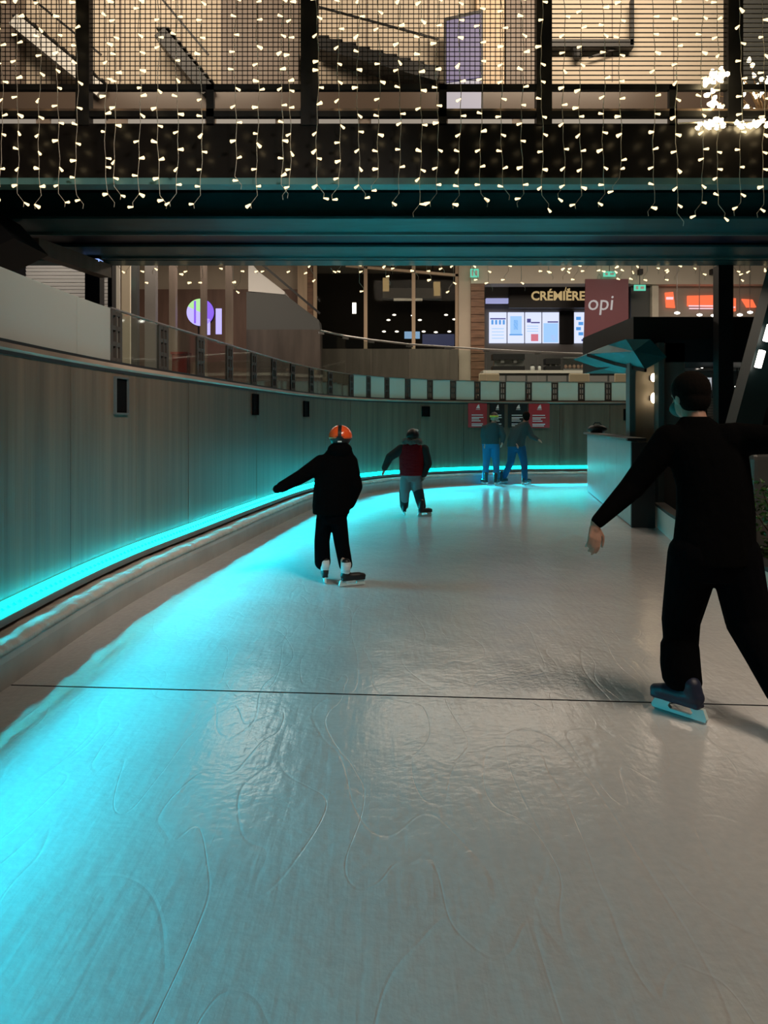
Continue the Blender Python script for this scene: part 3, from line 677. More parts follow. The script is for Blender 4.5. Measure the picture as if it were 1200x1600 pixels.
MB().pbox(660,710,522,540,33.4,0.06).build('panel', glow('dim_blue',(0.06,0.07,0.16),0.8), bs); MB().pbox(684,687,540,640,33.45,0.05).build('stand', M_DARK, bs)
lp = thing('wall_lamp', 'upright white lamp in the left bay of the tall shop window', 'lamp', P(553,490,33.6))
MB().pbox(550.5,556.5,473,490,33.6,0.1).build('tube', M_WHITEG, lp); MB().pbox(549,558,490,493,33.6,0.12).build('holder', M_DARK, lp)
for i, (u, v) in enumerate([(607,500),(616,492),(645,493),(656,500),(697,492),(710,499),(600,518),(620,518),(662,518),(681,519),(702,518),(725,529)]):
    l = thing('ceiling_spot', 'small round spot lamp glowing inside the tall shop window', 'lamp', P(u,v,33), 'spot lamps inside the shop window')
    c = P(u,v,33); MB().ell(c, 0.085, 0.05, 0.035, 10, 5).build('lens', M_WHITEG, l, True); MB().box(c.x-0.01,c.x+0.01,c.y-0.01,c.y+0.01,c.z+0.03,c.z+0.5).build('rod', M_INT, l)
# wood pier and bulkheads
c = thing('timber_pier', 'brown timber clad pier between the shop window and the menu screens', 'pier', (PX(740,D-0.3), D, 1.9))
MB().pbox(717,736,404,640,D-0.2,0.6).build('plaster_return', M_BEIGE, c)
for k in range(16): MB().pbox(736,757,443+k*12.2,443+k*12.2+11.4,D-0.32,0.6).build('plank', M_WOOD, c)
struct('trim_2', MB().pbox(736,986,398,443,D-0.35,0.8), M_BEIGEP, 'pale bulkhead above the shop counter')
struct('trim_3', MB().pbox(986,1330,398,444,D-0.2,0.6), M_BEIGEP, 'pale bulkhead above the orange signs')
# shop with menu screens
struct('wall_shop', MB().pbox(740,1000,440,640,34.5,0.2), M_GREYW, 'grey rear wall of the shop behind the menu screens')
sb = thing('shop_sign', 'dark sign board with gold capital letters above the menu screens', 'sign', P(855,481,33.4))
MB().pbox(795,918,444,481,33.4,0.12).build('board', mat('sign_dark_brown',(0.012,0.009,0.007),0.5), sb)
for u_ in (800,910): MB().pbox(u_,u_+3,455,470,33.52,0.98).build('bracket', M_DARK, sb)
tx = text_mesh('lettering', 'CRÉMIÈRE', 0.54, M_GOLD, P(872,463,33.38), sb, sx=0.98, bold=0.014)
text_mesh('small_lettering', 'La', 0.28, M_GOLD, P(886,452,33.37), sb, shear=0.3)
cb = thing('ceiling_cassette', 'bluish lit strip lamp left of the dark shop sign', 'lamp', P(778,473,33.6))
MB().pbox(760,795,466,473,33.6,0.3).build('diffuser', glow('cassette_blue',(0.40,0.42,0.75),0.8), cb); MB().pbox(759,796,446,466,33.62,0.4).build('housing', M_GREYW, cb)
def menu(u0,u1,k,lab):
    s_ = thing('menu_screen', lab, 'screen', P((u0+u1)/2,535,34.41)); d = 34.41
    MB().pbox(u0,u1,488,536,d,0.08).build('panel', M_SCREEN, s_); q = lambda a,b,c_,e,m,n: MB().pbox(u0+a*(u1-u0),u0+b*(u1-u0),c_,e,d-0.012,0.012).build(n,m,s_)
    if k == 0:
        q(.05,.95,497,499,M_SCRDK,'heading')
        for j in range(4): q(.12+.22*j,.24+.22*j,500,507,M_SCRBLUE,'item_picture')
        for j in range(4): q(.15,.85,513+5*j,514+5*j,M_SCRLT,'text_line')
    elif k == 1:
        q(.15,.85,494,522,M_SCRLT,'picture_field'); q(.36,.62,500,515,M_SCRBLUE,'cup_picture'); q(.1,.9,522,524,M_SCRBLUE,'text_line')
    elif k == 2:
        q(.10,.34,498,504,M_SCRDK,'picture'); q(.35,.9,503,505,M_SCRDK,'heading')
        for j in range(3): q(.1,.8,509+4*j,510+4*j,M_SCRLT,'text_line')
        q(.35,.8,522,533,M_SCRRED,'fruit_picture')
    elif k == 3:
        q(.05,.95,505,535,M_SCRLT,'picture_field'); q(.3,.95,502,504,M_SCRDK,'heading'); q(.5,.8,524,533,M_SCRRED,'fruit_picture')
    else:
        for j in range(4): q(.15+.2*(j%2),.55+.2*(j%2),495+8*j,500+8*j,M_SCRBLUE,'text_line')
        q(.6,.95,530,533,M_SCRDK,'footer')
menu(764.5,791.5,0,'lit menu screen with a row of small pictures, next to the timber pier')
menu(793.5,819,1,'lit menu screen with one blue cup picture')
menu(821,846,2,'lit white menu screen with a dark heading and red fruit at its foot')
menu(848,873.5,3,'lit sky blue menu screen with red fruit at its foot')
menu(897.5,916,4,'lit menu screen with blue text lines right of the black gap')
menu(918,930,5,'narrow lit menu screen partly behind the dark pink panel')
MB().pbox(874.5,897,486,537,34.41,0.08).build('blank_screen', M_BLACK); tag(bpy.data.objects['blank_screen'], 'black switched off screen between the lit menu screens', 'screen')
pk = thing('pink_panel', 'dark pink hanging panel with pale script letters beside the menu screens', 'sign', P(950,560,31.57))
MB().prism([P(915,436,31.57),P(982,436,31.57),P(982,560,31.57),P(912,560,31.57)], (0,0.075,0)).build('board', M_MAG, pk)
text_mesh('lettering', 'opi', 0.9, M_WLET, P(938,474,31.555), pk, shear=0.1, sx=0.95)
ct = thing('shop_counter', 'long dark shop counter with pale worktop below the menu screens', 'counter', P(870,640,30))
MB().pbox(757,985,583,642,30,0.8).build('body', M_DKGREY, ct); MB().pbox(755,987,578.5,583,29.9,1.0).build('worktop', mat('pale_worktop',(0.7,0.66,0.6),0.3), ct)
for k in range(7): MB().pbox(760+32*k,789+32*k,587,636,29.97,0.03).build('front_panel', M_GREYW, ct)
MB().pbox(955,962,560,583,29.95,0.1).build('post', M_WOODLT, ct)
for u0,u1,v0,lab,m in ((770,820,553,'steel coffee machine at the end of the shop counter by the timber pier',M_STEEL),(853,876,560,'grey steel coffee grinder block on the shop counter',M_STEEL)):
    c = thing('coffee_machine', lab, 'coffee machine', P((u0+u1)/2,579,30.4))
    MB().pbox(u0,u1,v0,v0+9,30.2,0.5).build('top', M_DARK, c); MB().pbox(u0+2,u1-2,v0+9,572,30.45,0.25).build('back', m, c); MB().pbox(u0,u1,572,579,30.2,0.5).build('drip_tray', M_DARK, c)
    for k in range(2): MB().pbox(u0+(u1-u0)*(0.25+0.4*k),u0+(u1-u0)*(0.35+0.4*k),v0+9,v0+14,30.25,0.12).build('group_head', m, c)
for i,(u,v0,w_) in enumerate(((832,571,7),(843,572,5))):
    c = thing('glass_jar', ('wide' if i==0 else 'narrow')+' pale jar on the shop counter between the coffee machines', 'jar', P(u,579,30.3))
    q = P(u,579,30.3); r_ = w_*0.0125
    MB().loft([(q,r_,r_),(q+Vector((0,0,0.15)),r_,r_),(q+Vector((0,0,0.18)),r_*0.7,r_*0.7)],12).build('body', M_WHITEP, c, True); MB().loft([(q+Vector((0,0,0.18)),r_*0.75,r_*0.75),(q+Vector((0,0,0.22)),r_*0.75,r_*0.75)],12).build('lid', M_DARK, c)
c = thing('pastry_case', 'low glass display case with pinkish goods on the shop counter', 'display case', P(900,579,30.2)); 
MB().pbox(880,914,576,579,30.1,0.6).build('base', M_STEEL, c); MB().pbox(880,914,558,560,30.1,0.6).build('top', M_STEEL, c); MB().pbox(880,914,560,576,30.1,0.015).build('pane', M_CLEAR, c)
for k in range(5): MB().ell(P(884+6.5*k,573,30.4),0.075,0.08,0.09,10,5).build('pastry', mat('pastry_pink',(0.55,0.30,0.24),0.6), c, True)
# cafe chairs on the terrace
def chair(u, d, lab):
    x = PX(u,d); c = thing('cafe_chair', lab, 'chair', (x,d,1.9), 'beige café chairs behind the parapet')
    bevel(MB().box(x-0.33,x+0.33,d-0.04,d+0.02,2.62,3.02).build('backrest', mat('chair_beige',(0.42,0.34,0.25),0.6), c), 0.03, 3)
    MB().box(x-0.31,x+0.31,d,d+0.5,2.32,2.38).build('seat', mat('chair_beige',(0.42,0.34,0.25),0.6), c)
    for a in (-0.29,0.29):
        for b_ in (0.02,0.46): MB().box(x+a-0.015,x+a+0.015,d+b_-0.015,d+b_+0.015,1.9,2.62 if b_<0.1 else 2.32).build('leg', M_DARK, c)
for u in (764, 905, 976): chair(u, 24.5, 'beige backed café chair on the terrace below the shop counter')
# right hand part with orange signs
struct('wall_terrace_2', MB().pbox(1028,1330,440,640,D+0.3,0.2), mat('grey_taupe_wall',(0.36,0.32,0.27),0.7), 'grey taupe wall carrying the orange signs')
struct('door_1', MB().pbox(986,1022,444,640,D+0.25,0.15), M_DKGREY, 'dark grey doorway beside the taupe wall')
struct('trim_4', MB().pbox(1019,1029,444,640,D,0.4), M_BEIGEP, 'pale pier beside the dark doorway')
def osign(pts, lab, m2):
    cx = sum(p[0] for p in pts)/len(pts); o = thing('orange_sign', lab, 'sign', P(cx, max(p[1] for p in pts), D))
    MB().prism([P(*p, D+0.18) for p in pts], (0,0.12,0)).build('face', M_ORANGE, o)
    for q in m2: MB().pbox(*q, D+0.165, 0.015).build('stripe', M_PINKW, o)
osign([(1040,457),(1052,456),(1055,481),(1042,480)], 'small upright orange light sign with a pale band', [(1041,1052,464,468)])
osign([(1075,462),(1122,461),(1122,480),(1075,478)], 'wide orange light sign with pale underline', [(1076,1121,477,479),(1077,1121,481,483)])
osign([(1139,466),(1150,466),(1150,486),(1139,486)], 'square orange light sign just right of the black column', [(1140,1149,479,481)])
osign([(1160,467),(1176,468),(1182,480),(1168,480)], 'rounded orange light sign at the end of the row', [])
for u, v in ((1058,489),(1093,492),(1115,493),(1156,492),(1172,488)):
    l = thing('downlight', 'small round white downlight in front of the taupe wall', 'lamp', P(u,v,31.5), 'downlights before the orange signs'); c = P(u,v,31.5)
    MB().ell(c,0.12,0.06,0.055,10,5).build('lens', M_WHITEG, l, True); MB().box(c.x-0.01,c.x+0.01,c.y,c.y+0.03,c.z+0.05,8.4).build('rod', M_STEEL, l)
for u,v in ((1002,424),(1115,424)):
    l = thing('loudspeaker', 'small black loudspeaker fixed to the pale bulkhead', 'loudspeaker', P(u,v+4,31.6), 'loudspeakers on the bulkhead')
    MB().pbox(u-3,u+3,v-4,v+4,31.55,0.25).build('case', M_BLACK, l); MB().pbox(u-2,u+2,v-2,v+2,31.53,0.02).build('grille', M_DARK, l)
# white louvre wall behind the bridge end
lv = thing('louvre_wall', 'white louvred wall between black columns at the bridge end', 'louvre', (PX(110,16),16,1.9))
MB().box(PX(40,16),PX(176,16),16.05,16.15,1.9,6.2).build('backing', mat('louvre_backing',(0.25,0.23,0.21),0.7), lv)
for k in range(26):
    z = 3.3+k*0.075; MB().obox(((PX(40,16)+PX(176,16))/2,16.02,z),(1,0,0),Vector((0,0.5,-0.86)),Vector((0,0.86,0.5)),(PX(176,16)-PX(40,16))/2,0.03,0.006).build('slat', M_LOUV, lv)
lw = thing('lit_partition', 'narrow pale lit partition between the thin black post and the dark column', 'partition', P(190,480,22))
MB().pbox(177,186,405,640,22,0.1).build('white_board', M_WHITEP, lw); MB().pbox(190,203,405,642,22,0.1).build('beige_board', M_BEIGEP, lw)

# ------------------------------------------------------------------ posters on the far wall
def poster(u0, u1, v0, v1, red, lab):
    uc = (u0+u1)/2; p, t, r = at(s_at_u(uc)); d = p.y
    hw = (u1-u0)*d/2400; z0, z1 = PZ(v1,d), PZ(v0,d)
    o = thing('poster', lab, 'poster', (p.x, p.y-0.05, z0))
    c = p + r*0.040
    B = lambda a,b,cc,dd,off,th,m,nm: MB().obox(c + t*((a+b)/2*hw) + r*off + Vector((0,0,z0+(cc+dd)/2*(z1-z0))), t, r, (0,0,1), (b-a)/2*hw, th, (dd-cc)/2*(z1-z0)).build(nm, m, o)
    B(-1,1,0,1,0,0.008,M_REDP if red else M_BLKP,'sheet')
    e = 0.012
    m = MB(); q = lambda x,z: c + t*(x*hw) + r*(e-0.003) + Vector((0,0,z0+z*(z1-z0)))
    m.prism([q(-.17,.80),q(.22,.80),q(.14,.97),q(-.02,.92)], r*0.004).build('skater_mark', M_PRINT, o)
    B(-.2,.24,.745,.765,e,0.002,M_PRINT,'mark_base')
    for z, a, b in ((.52,-.65,.55),(.42,-.65,.60),(.36,-.65,.15),(.28,-.65,.30),(.15,-.65,.55),(.08,-.65,.45)):
        B(a,b,z-.018,z+.018,e,0.002,M_PRINT,'text_line')
poster(727,760,630.5,668,True,'red notice poster with white print hanging left of the black posters')
poster(762,787,631,668,False,'black notice poster with white print behind the lime hat')
poster(793,825,631,668,False,'black notice poster with white print right of the lime hat')
poster(826,860,631,668.5,True,'red notice poster with white print right of the black posters')

# ------------------------------------------------------------------ kiosk side (right)
A = Vector((3.50,10.9,0)); Bq = Vector((4.33,16.4,0))
t = (Bq-A).normalized(); r = Vector((t.y,-t.x,0))
cr = thing('rink_barrier', 'grey panel barrier with dark top lit cyan beside the kiosk', 'barrier', (3.9,13.6,0))
L_ = (Bq-A).length
for k in range(4):
    c = A + t*(L_*(k+0.5)/4); MB().obox(c+r*0.06+Vector((0,0,0.61)), t, r, (0,0,1), L_/8-0.004, 0.05, 0.60).build('panel', M_BARR, cr)
MB().obox(A+t*(L_/2)+r*0.08+Vector((0,0,1.24)), t, r, (0,0,1), L_/2+0.03, 0.13, 0.02).build('top_board', M_DARK, cr)
MB().obox(A+t*(L_/2)-r*0.055+Vector((0,0,1.238)), t, r, (0,0,1), L_/2+0.03, 0.012, 0.014).build('edge_strip', M_STEEL, cr)
MB().obox(A-t*0.04+r*0.16+Vector((0,0,0.60)), t, r, (0,0,1), 0.04, 0.16, 0.60).build('end_post', M_BLACK, cr)
bg = thing('dark_bag', 'dark bag lying on top of the grey barrier', 'bag', A+t*4.6+r*0.1+Vector((0,0,1.26)))
c = A+t*4.6+r*0.1+Vector((0,0,1.268)); MB().ell(c+Vector((0,0,0.07)),0.20,0.15,0.09,12,7,z0=-0.8).build('body', M_BLACK, bg, True); MB().tube([c+Vector((-0.1,0,0.13)),c+Vector((-0.05,0,0.2)),c+Vector((0.05,0,0.2)),c+Vector((0.1,0,0.13))],0.012,6).build('handle', M_BLACK, bg, True)

kz = thing('kiosk', 'dark kiosk with grey pillars, lit wall lamps and deep fascia beside the rink', 'kiosk', (5.6,13.5,0))
M_PIL = mat('grey_green_pillar', (0.16,0.20,0.20), 0.4, noise=((8,8,0.5),0.15))
M_PIL2 = mat('kiosk_wall_grey', (0.11,0.10,0.09), 0.5, noise=((4,4,0.8),0.15))
MB().box(PX(984,12.4),PX(993,12.4),12.4,12.6,0,2.75).build('pillar', M_PIL, kz)
MB().box(PX(1029,12.2),PX(1038,12.2),12.2,12.4,0,2.75).build('pillar', M_PIL, kz)
MB().box(PX(992,12.5),PX(1031,12.5),12.62,12.72,0,2.75).build('wall_panel', M_PIL2, kz)
MB().box(PX(1038,12.3),PX(1070,12.3),12.3,12.4,0,2.75).build('wall_panel', M_PIL2, kz)
MB().box(PX(982,12.6),8.2,12.35,15.5,PZ(566,12.5),PZ(497,12.5)).build('fascia', mat('kiosk_fascia',(0.012,0.008,0.008),0.5), kz)
MB().box(PX(1040,12.3),8.0,12.30,12.36,PZ(566,12.3),PZ(530,12.3)).build('fascia_band', mat('kiosk_band_navy',(0.006,0.014,0.02),0.5), kz)
MB().box(PX(1045,14.5),8.0,14.5,14.6,0,2.6).build('back_wall', M_DKGREY, kz)
MB().box(PX(1060,13.2),7.6,13.2,14.3,0.0,1.15).build('serving_counter', M_DARK, kz)
MB().box(PX(1062,13.4),7.4,13.9,14.2,PZ(578,13.9),PZ(575,13.9)).build('shelf', M_STEEL, kz)
aw = thing('awning', 'teal folded awning at the corner of the kiosk', 'awning', P(985,575,12.5))
fr = [(918,553),(950,539),(978,530),(1016,530),(1042,558),(1008,577),(962,567)]
fv = [P(u,v,12.05 + (1.6 if u < 940 else 0.9 if u < 970 else 0.0)) for u, v in fr]; bv = [p + Vector((0.12,1.5,0.02)) for p in fv]
n_ = len(fv); rid = [P(990,549,11.95)]
MB().add(fv+bv+rid, [(i,(i+1)%n_,2*n_) for i in range(n_)]+[tuple(range(n_,2*n_))]+[(i,(i+1)%n_,n_+(i+1)%n_,n_+i) for i in range(n_)]).build('canopy', mat('teal_canopy',(0.02,0.16,0.18),0.45,noise=((3,3,3),0.2)), aw)
for a_, b_ in ((0,6),(6,5)): MB().bar(fv[a_]-Vector((0,0.02,0.02)), fv[b_]-Vector((0,0.02,0.02)), 0.02, 0.025).build('edge_tube', M_DARK, aw)
for v, lab in ((590,'upper glowing wall lamp on the kiosk pillar'),(622,'lower glowing wall lamp on the kiosk pillar')):
    l = thing('wall_sconce', lab, 'lamp', P(1021,v+10,12.5)); c = P(1021,v,12.5)
    MB().ell(c,0.045,0.045,0.085 if v>600 else 0.07,12,8).build('globe', M_WARMG, l, True); MB().box(c.x-0.03,c.x+0.03,c.y+0.03,c.y+0.125,c.z-0.04,c.z+0.04).build('back_plate', M_DARK, l)
nt_ = thing('notice_board', 'small white lit notice at the kiosk counter', 'notice', P(1104,609,13.6))
MB().pbox(1096,1112,590,609,13.6,0.03).build('sheet', glow('notice_white',(0.55,0.58,0.62),0.7), nt_)
for k in range(4): MB().pbox(1098,1109,593+4*k,594.5+4*k,13.585,0.01).build('text_line', M_DKGREY, nt_)
MB().pbox(1103,1105,609,690,13.62,0.03).build('stand', M_DARK, nt_)
sh = thing('roller_shutter', 'grey slatted roller shutter at the back of the kiosk', 'shutter', (6.7,14.3,0.6))
for k in range(22): MB().pbox(1092,1190,622+k*4.2,625.4+k*4.2,14.35,0.03).build('slat', M_PIL2, sh)
MB().pbox(1090,1192,616,622,14.33,0.08).build('head_box', M_DKGREY, sh)
for u,v,l_ in ((1072,573,9),(1086,568,6),(1097,574,4),(1148,572,6),(1135,608,11),(1152,604,9),(1164,602,8),(1156,598,6),(1188,601,5)):
    q = thing('kiosk_lamp', 'tiny white lamp glinting inside the dark kiosk', 'lamp', P(u,v,13.8), 'tiny lamps in the kiosk'); c = P(u,v,13.8)
    MB().ell(c,l_*0.0055,0.03,0.016,10,5).build('lens', M_WHITEG, q, True); MB().box(c.x-0.006,c.x+0.006,c.y,c.y+0.02,c.z,2.455).build('rod', M_DARK, q)
# slanted column with lamps
sl = thing('slanted_column', 'teal slanted steel column with bright lamps rising to the bridge', 'column', P(1112,847,9.5))
pa, pb = P(1112,846,9.5), P(1246,352,9.5)
MB().bar(pa, pb, 0.16, 0.14, up=(0,1,0)).build('shaft', mat('dark_teal_column',(0.004,0.020,0.022),0.45), sl); MB().box(pa.x-0.25,pa.x+0.25,pa.y-0.2,pa.y+0.2,0.02,0.06).build('base_plate', M_DARK, sl)
for (a, b, lab) in (((1184,574),(1191,548),'lower bright tube lamp on the slanted teal column'),((1197,533),(1204,508),'upper bright tube lamp on the slanted teal column')):
    l = thing('tube_lamp', lab, 'lamp', P(*a,9.2)); MB().tube([P(*a,9.25),P(*b,9.25)],0.040,10).build('tube', M_WHITEG, l, True); MB().bar(P(a[0],a[1],9.32),P(b[0],b[1],9.32),0.03,0.03).build('holder', M_DARK, l)
# low white kerb wall on the right, planting behind
lw = thing('low_barrier', 'low white barrier with dark coping in front of the planting', 'barrier', (3.3,8,0))
pts = [Vector((2.95,4.6,0)),Vector((3.06,6.2,0)),Vector((3.30,7.9,0)),Vector((3.62,9.75,0)),Vector((3.88,11.0,0))]
for a, b in zip(pts, pts[1:]):
    t = (b-a).normalized(); r = Vector((t.y,-t.x,0)); c = (a+b)/2; hl = (b-a).length/2
    MB().obox(c+r*0.05+Vector((0,0,0.15)), t, r, (0,0,1), hl-0.003, 0.045, 0.15).build('panel', M_WHITEP, lw)
    MB().obox(c+r*0.06+Vector((0,0,0.32)), t, r, (0,0,1), hl, 0.07, 0.018).build('coping', M_BLACK, lw)
mb = MB(); mb.add([p+Vector((0.1,0,0.02)) for p in pts]+[Vector((9.5,11.0,0.02)),Vector((9.5,4.6,0.02))], [tuple(range(7))])
tag(mb.build('floor_planting', M_PAVE, origin=(0,0,0)), 'dark planting bed behind the low white barrier', kind='structure')
gc = thing('grey_cabinet', 'rounded grey cabinet behind the planting bed', 'cabinet', (5.0,8.4,0))
o = MB().box(3.95,6.2,8.3,8.9,0.06,1.17).build('body', mat('cabinet_grey',(0.13,0.13,0.125),0.3,0.2), gc); bevel(o,0.09,4)
MB().box(4.0,6.1,8.34,8.86,0.02,0.06).build('plinth', M_DARK, gc); MB().box(4.6,4.62,8.285,8.3,0.2,1.0).build('door_gap', M_BLACK, gc)
random.seed(11)
def shrub(x, y, hgt, lab):
    sbs = thing('shrub', lab, 'shrub', (x,y,0.02)); mbl = MB(); mbs = MB()
    for k in range(9):
        a = random.uniform(0,2*PI); tip = Vector((x+math.cos(a)*random.uniform(.1,.38), y+math.sin(a)*random.uniform(.1,.38), hgt*random.uniform(.6,1)))
        mbs.tube([Vector((x,y,0.0)), Vector((x,y,0)).lerp(tip,.5)+Vector((0,0,.08)), tip],[.012,.008,.004],4)
    for k in range(1100):
        a = random.uniform(0,2*PI); q = random.uniform(0,.42); z = random.uniform(.08,hgt)
        c = Vector((x+math.cos(a)*q, y+math.sin(a)*q, z)); dv = Vector((random.gauss(0,1),random.gauss(0,1),random.gauss(.3,.6))).normalized(); sd = dv.cross(Vector((random.gauss(0,1),random.gauss(0,1),random.gauss(0,1)))).normalized(); l_ = random.uniform(.04,.08)
        nrm = dv.cross(sd)*0.006
        mbl.add([c,c+dv*l_*.5+sd*l_*.28+nrm,c+dv*l_,c+dv*l_*.5-sd*l_*.28+nrm],[(0,1,2),(0,2,3)])
    o = mbl.build('foliage', M_LEAF, sbs); o['kind'] = 'stuff'; mbs.build('stems', mat('stem_brown',(.06,.04,.02),.8), sbs)
shrub(3.78,6.5,0.98,'leafy green shrub behind the low white barrier, beside the grey cabinet')
shrub(3.95,7.5,0.9,'leafy green shrub in front of the slanted teal column')
shrub(5.3,10.3,0.55,'low dark shrub at the foot of the slanted teal column')

# ------------------------------------------------------------------ people
def blob(name, mb, m, parent, voxel=0.010, smooth=4, off=None):
    """fuse overlapping closed shapes into one continuous skin"""
    o = mb.build(name, m, parent, True)
    rm = o.modifiers.new('fuse', 'REMESH'); rm.mode = 'VOXEL'; rm.voxel_size = voxel; rm.use_smooth_shade = True
    sm = o.modifiers.new('smooth', 'SMOOTH'); sm.iterations = smooth; sm.factor = 0.5
    dg = bpy.context.evaluated_depsgraph_get(); dg.update()
    me = bpy.data.meshes.new_from_object(o.evaluated_get(dg)); o.modifiers.clear()
    old = o.data; o.data = me; bpy.data.meshes.remove(old); me.name = name
    for p in me.polygons: p.use_smooth = True
    return o
def limb(mb, pts, rad, n=14):
    """tapered limb with rounded joints"""
    pts = [Vector(p) for p in pts]
    for i in range(len(pts)-1): 
        steps = 3; q = [pts[i].lerp(pts[i+1], k/steps) for k in range(steps+1)]
        mb.tube(q, [rad[i]+(rad[i+1]-rad[i])*k/steps for k in range(steps+1)], n)
    for p, r_ in zip(pts, rad): mb.ell(p, r_, r_, r_, n, 8)
    return mb
def hand(mb, wrist, fdir, side, size=0.18, curl=0.35, thumb_out=0.6, sc=1.0):
    """palm, four bent fingers of unequal length and a thumb off the side of the palm"""
    f = Vector(fdir).normalized(); sd = Vector(side); sd = (sd - f*sd.dot(f)).normalized(); nrm = f.cross(sd).normalized()
    k = size/0.18; W = Vector(wrist)
    limb(mb, [W - f*0.02*k, W + f*0.02*k], [0.026*k, 0.026*k], 10)
    lens = (0.066, 0.076, 0.070, 0.054)
    for i in range(4):
        off = (0.030 - 0.020*i)*k
        kn = W + f*(0.085 - 0.006*abs(i-1))*k + sd*off
        limb(mb, [W + f*0.015*k + sd*off*0.55, kn], [0.017*k*sc, 0.0125*k*sc], 8)
        p = kn; a = curl*0.6 + 0.07*i; pts = [p]; 
        for j, fr in enumerate((0.45, 0.31, 0.24)):
            dirv = (f*math.cos(a) - nrm*math.sin(a)).normalized(); p = p + dirv*lens[i]*fr*1.15*k; pts.append(p); a += curl
        limb(mb, pts, [0.0105*k*sc, 0.0098*k*sc, 0.009*k*sc, 0.0075*k*sc], 8)
    b0 = W + f*0.022*k + sd*0.024*k; b1 = b0 + (f*0.55 + sd*thumb_out - nrm*0.35).normalized()*0.042*k
    b2 = b1 + (f*0.85 + sd*thumb_out*0.35 - nrm*0.35).normalized()*0.032*k; b3 = b2 + (f*0.95 - nrm*0.3).normalized()*0.026*k
    limb(mb, [b0,b1,b2,b3], [0.015*k*sc,0.0125*k*sc,0.0105*k*sc,0.0085*k*sc], 8)
    return mb
def head(mb, c, k=1.0, yaw=0.0, neck_to=None):
    """skull, jaw, nose, ears, eye sockets; faces +Y turned by yaw (towards -X when positive)"""
    R = Matrix.Rotation(yaw, 3, 'Z'); q = lambda x,y,z: Vector(c) + R @ Vector((x,y,z))*k
    mb.ell(q(0,0,0.02), 0.076*k, 0.094*k, 0.098*k, 18, 12, rot=R)
    mb.ell(q(0,0.030,-0.055), 0.056*k, 0.062*k, 0.060*k, 14, 8, rot=R)
    mb.ell(q(0,0.062,-0.092), 0.024*k, 0.022*k, 0.020*k, 10, 6, rot=R)
    limb(mb, [q(0,0.092,0.0), q(0,0.112,-0.035)], [0.010*k, 0.014*k], 8)
    for s_ in (-1, 1):
        mb.ell(q(s_*0.078,-0.005,-0.015), 0.012*k, 0.020*k, 0.032*k, 8, 6, rot=R)
        mb.ell(q(s_*0.032,0.083,0.005), 0.016*k, 0.010*k, 0.011*k, 8, 6, rot=R)
    mb.ell(q(0,0.088,-0.062), 0.024*k, 0.012*k, 0.009*k, 8, 5, rot=R)
    if neck_to is not None: limb(mb, [q(0,-0.015,-0.05), neck_to], [0.056*k, 0.062*k], 12)
    return q, R
def skate(person, heel_mid, yaw, k=1.0, boot=M_BOOTB, cuff=None, holder=M_HOLD, shaft=None, lean=0.0, upper=None):
    """heel_mid: point on the ice under the middle of the blade; yaw 0 = toe towards +Y, positive turns the toe to -X"""
    R = Matrix.Rotation(yaw, 3, 'Z') @ Matrix.Rotation(lean, 3, 'Y'); o = Vector(heel_mid); q = lambda x,y,z: o + R @ Vector((x,y,z))*k
    mb = MB()
    limb(mb, [q(0,-0.085,0.118), q(0,0.0,0.108), q(0,0.085,0.105), q(0,0.135,0.100)], [0.040*k,0.037*k,0.040*k,0.031*k], 12)
    limb(mb, [q(0,-0.075,0.12), q(0,-0.062,0.19), q(0,-0.060,0.25)] if shaft is None else [q(0,-0.075,0.12), q(0,-0.062,0.17), shaft], [0.044*k,0.045*k,0.050*k], 12)
    mb.obox(q(0,0.02,0.075), R@Vector((1,0,0)), R@Vector((0,1,0)), R@Vector((0,0,1)), 0.034*k, 0.13*k, 0.010*k)
    b = blob('skate_boot', mb, boot, person, 0.008, 3)
    hm = MB(); X, Y, Z = R@Vector((1,0,0)), R@Vector((0,1,0)), R@Vector((0,0,1))
    prof = [(-0.125,0.070),(-0.050,0.070),(-0.070,0.040),(-0.060,0.028),(0.050,0.028),(0.062,0.040),(0.045,0.070),(0.130,0.070),(0.155,0.026),(0.150,0.012),(-0.135,0.012),(-0.142,0.026)]
    hm.prism([q(-0.011,y,z) for y,z in prof], X*0.022*k).build('blade_holder', holder, b)
    MB().prism([q(-0.002,y,z) for y,z in ((-0.14,0.012),(-0.135,0.002),(0.14,0.0),(0.165,0.018),(0.15,0.014))], X*0.004*k).build('blade', M_BLADE, b)
    if upper: 
        m2 = MB(); limb(m2, [q(0,-0.066,0.165), q(0,-0.060,0.235)], [0.050*k,0.054*k], 12); m2.build('boot_cuff', upper, b, True)
    return b

# ---- skater in black, close by on the right
D0 = 3.90
man = thing('person', 'skater all in black with arms spread, gliding beside the low white barrier', 'person', (1.50, 3.9, 0))
J = dict(hd=P(1077,619,4.06), nk=P(1084,652,4.02), shL=P(1046,688,3.99), elL=P(987,762,4.00), wrL=P(931,818,3.92),
         shR=P(1150,686,3.95), elR=P(1232,688,3.80), wrR=P(1306,716,3.72), hipL=P(1085,868,3.90), knL=P(1064,968,4.03), anL=P(1067,1078,3.93),
         hipR=P(1148,868,3.90), knR=P(1170,972,3.86), anR=P(1228,1092,3.62))
mb = MB()
q, R = head(mb, J['hd'], 1.0, 0.35, J['nk']+Vector((0.01,-0.01,-0.04)))
mb.loft([(P(1117,868,3.9),.15,.11),(P(1116,820,3.92),.15,.10),(P(1112,760,3.94),.145,.10),(P(1104,715,3.97),.165,.105),(P(1096,682,3.98),.17,.08),(P(1088,662,4.0),.07,.06)], 18)
limb(mb, [J['shL'],J['elL'],J['wrL']],[.052,.040,.028]); limb(mb, [J['shR'],J['elR'],J['wrR']],[.052,.040,.028])
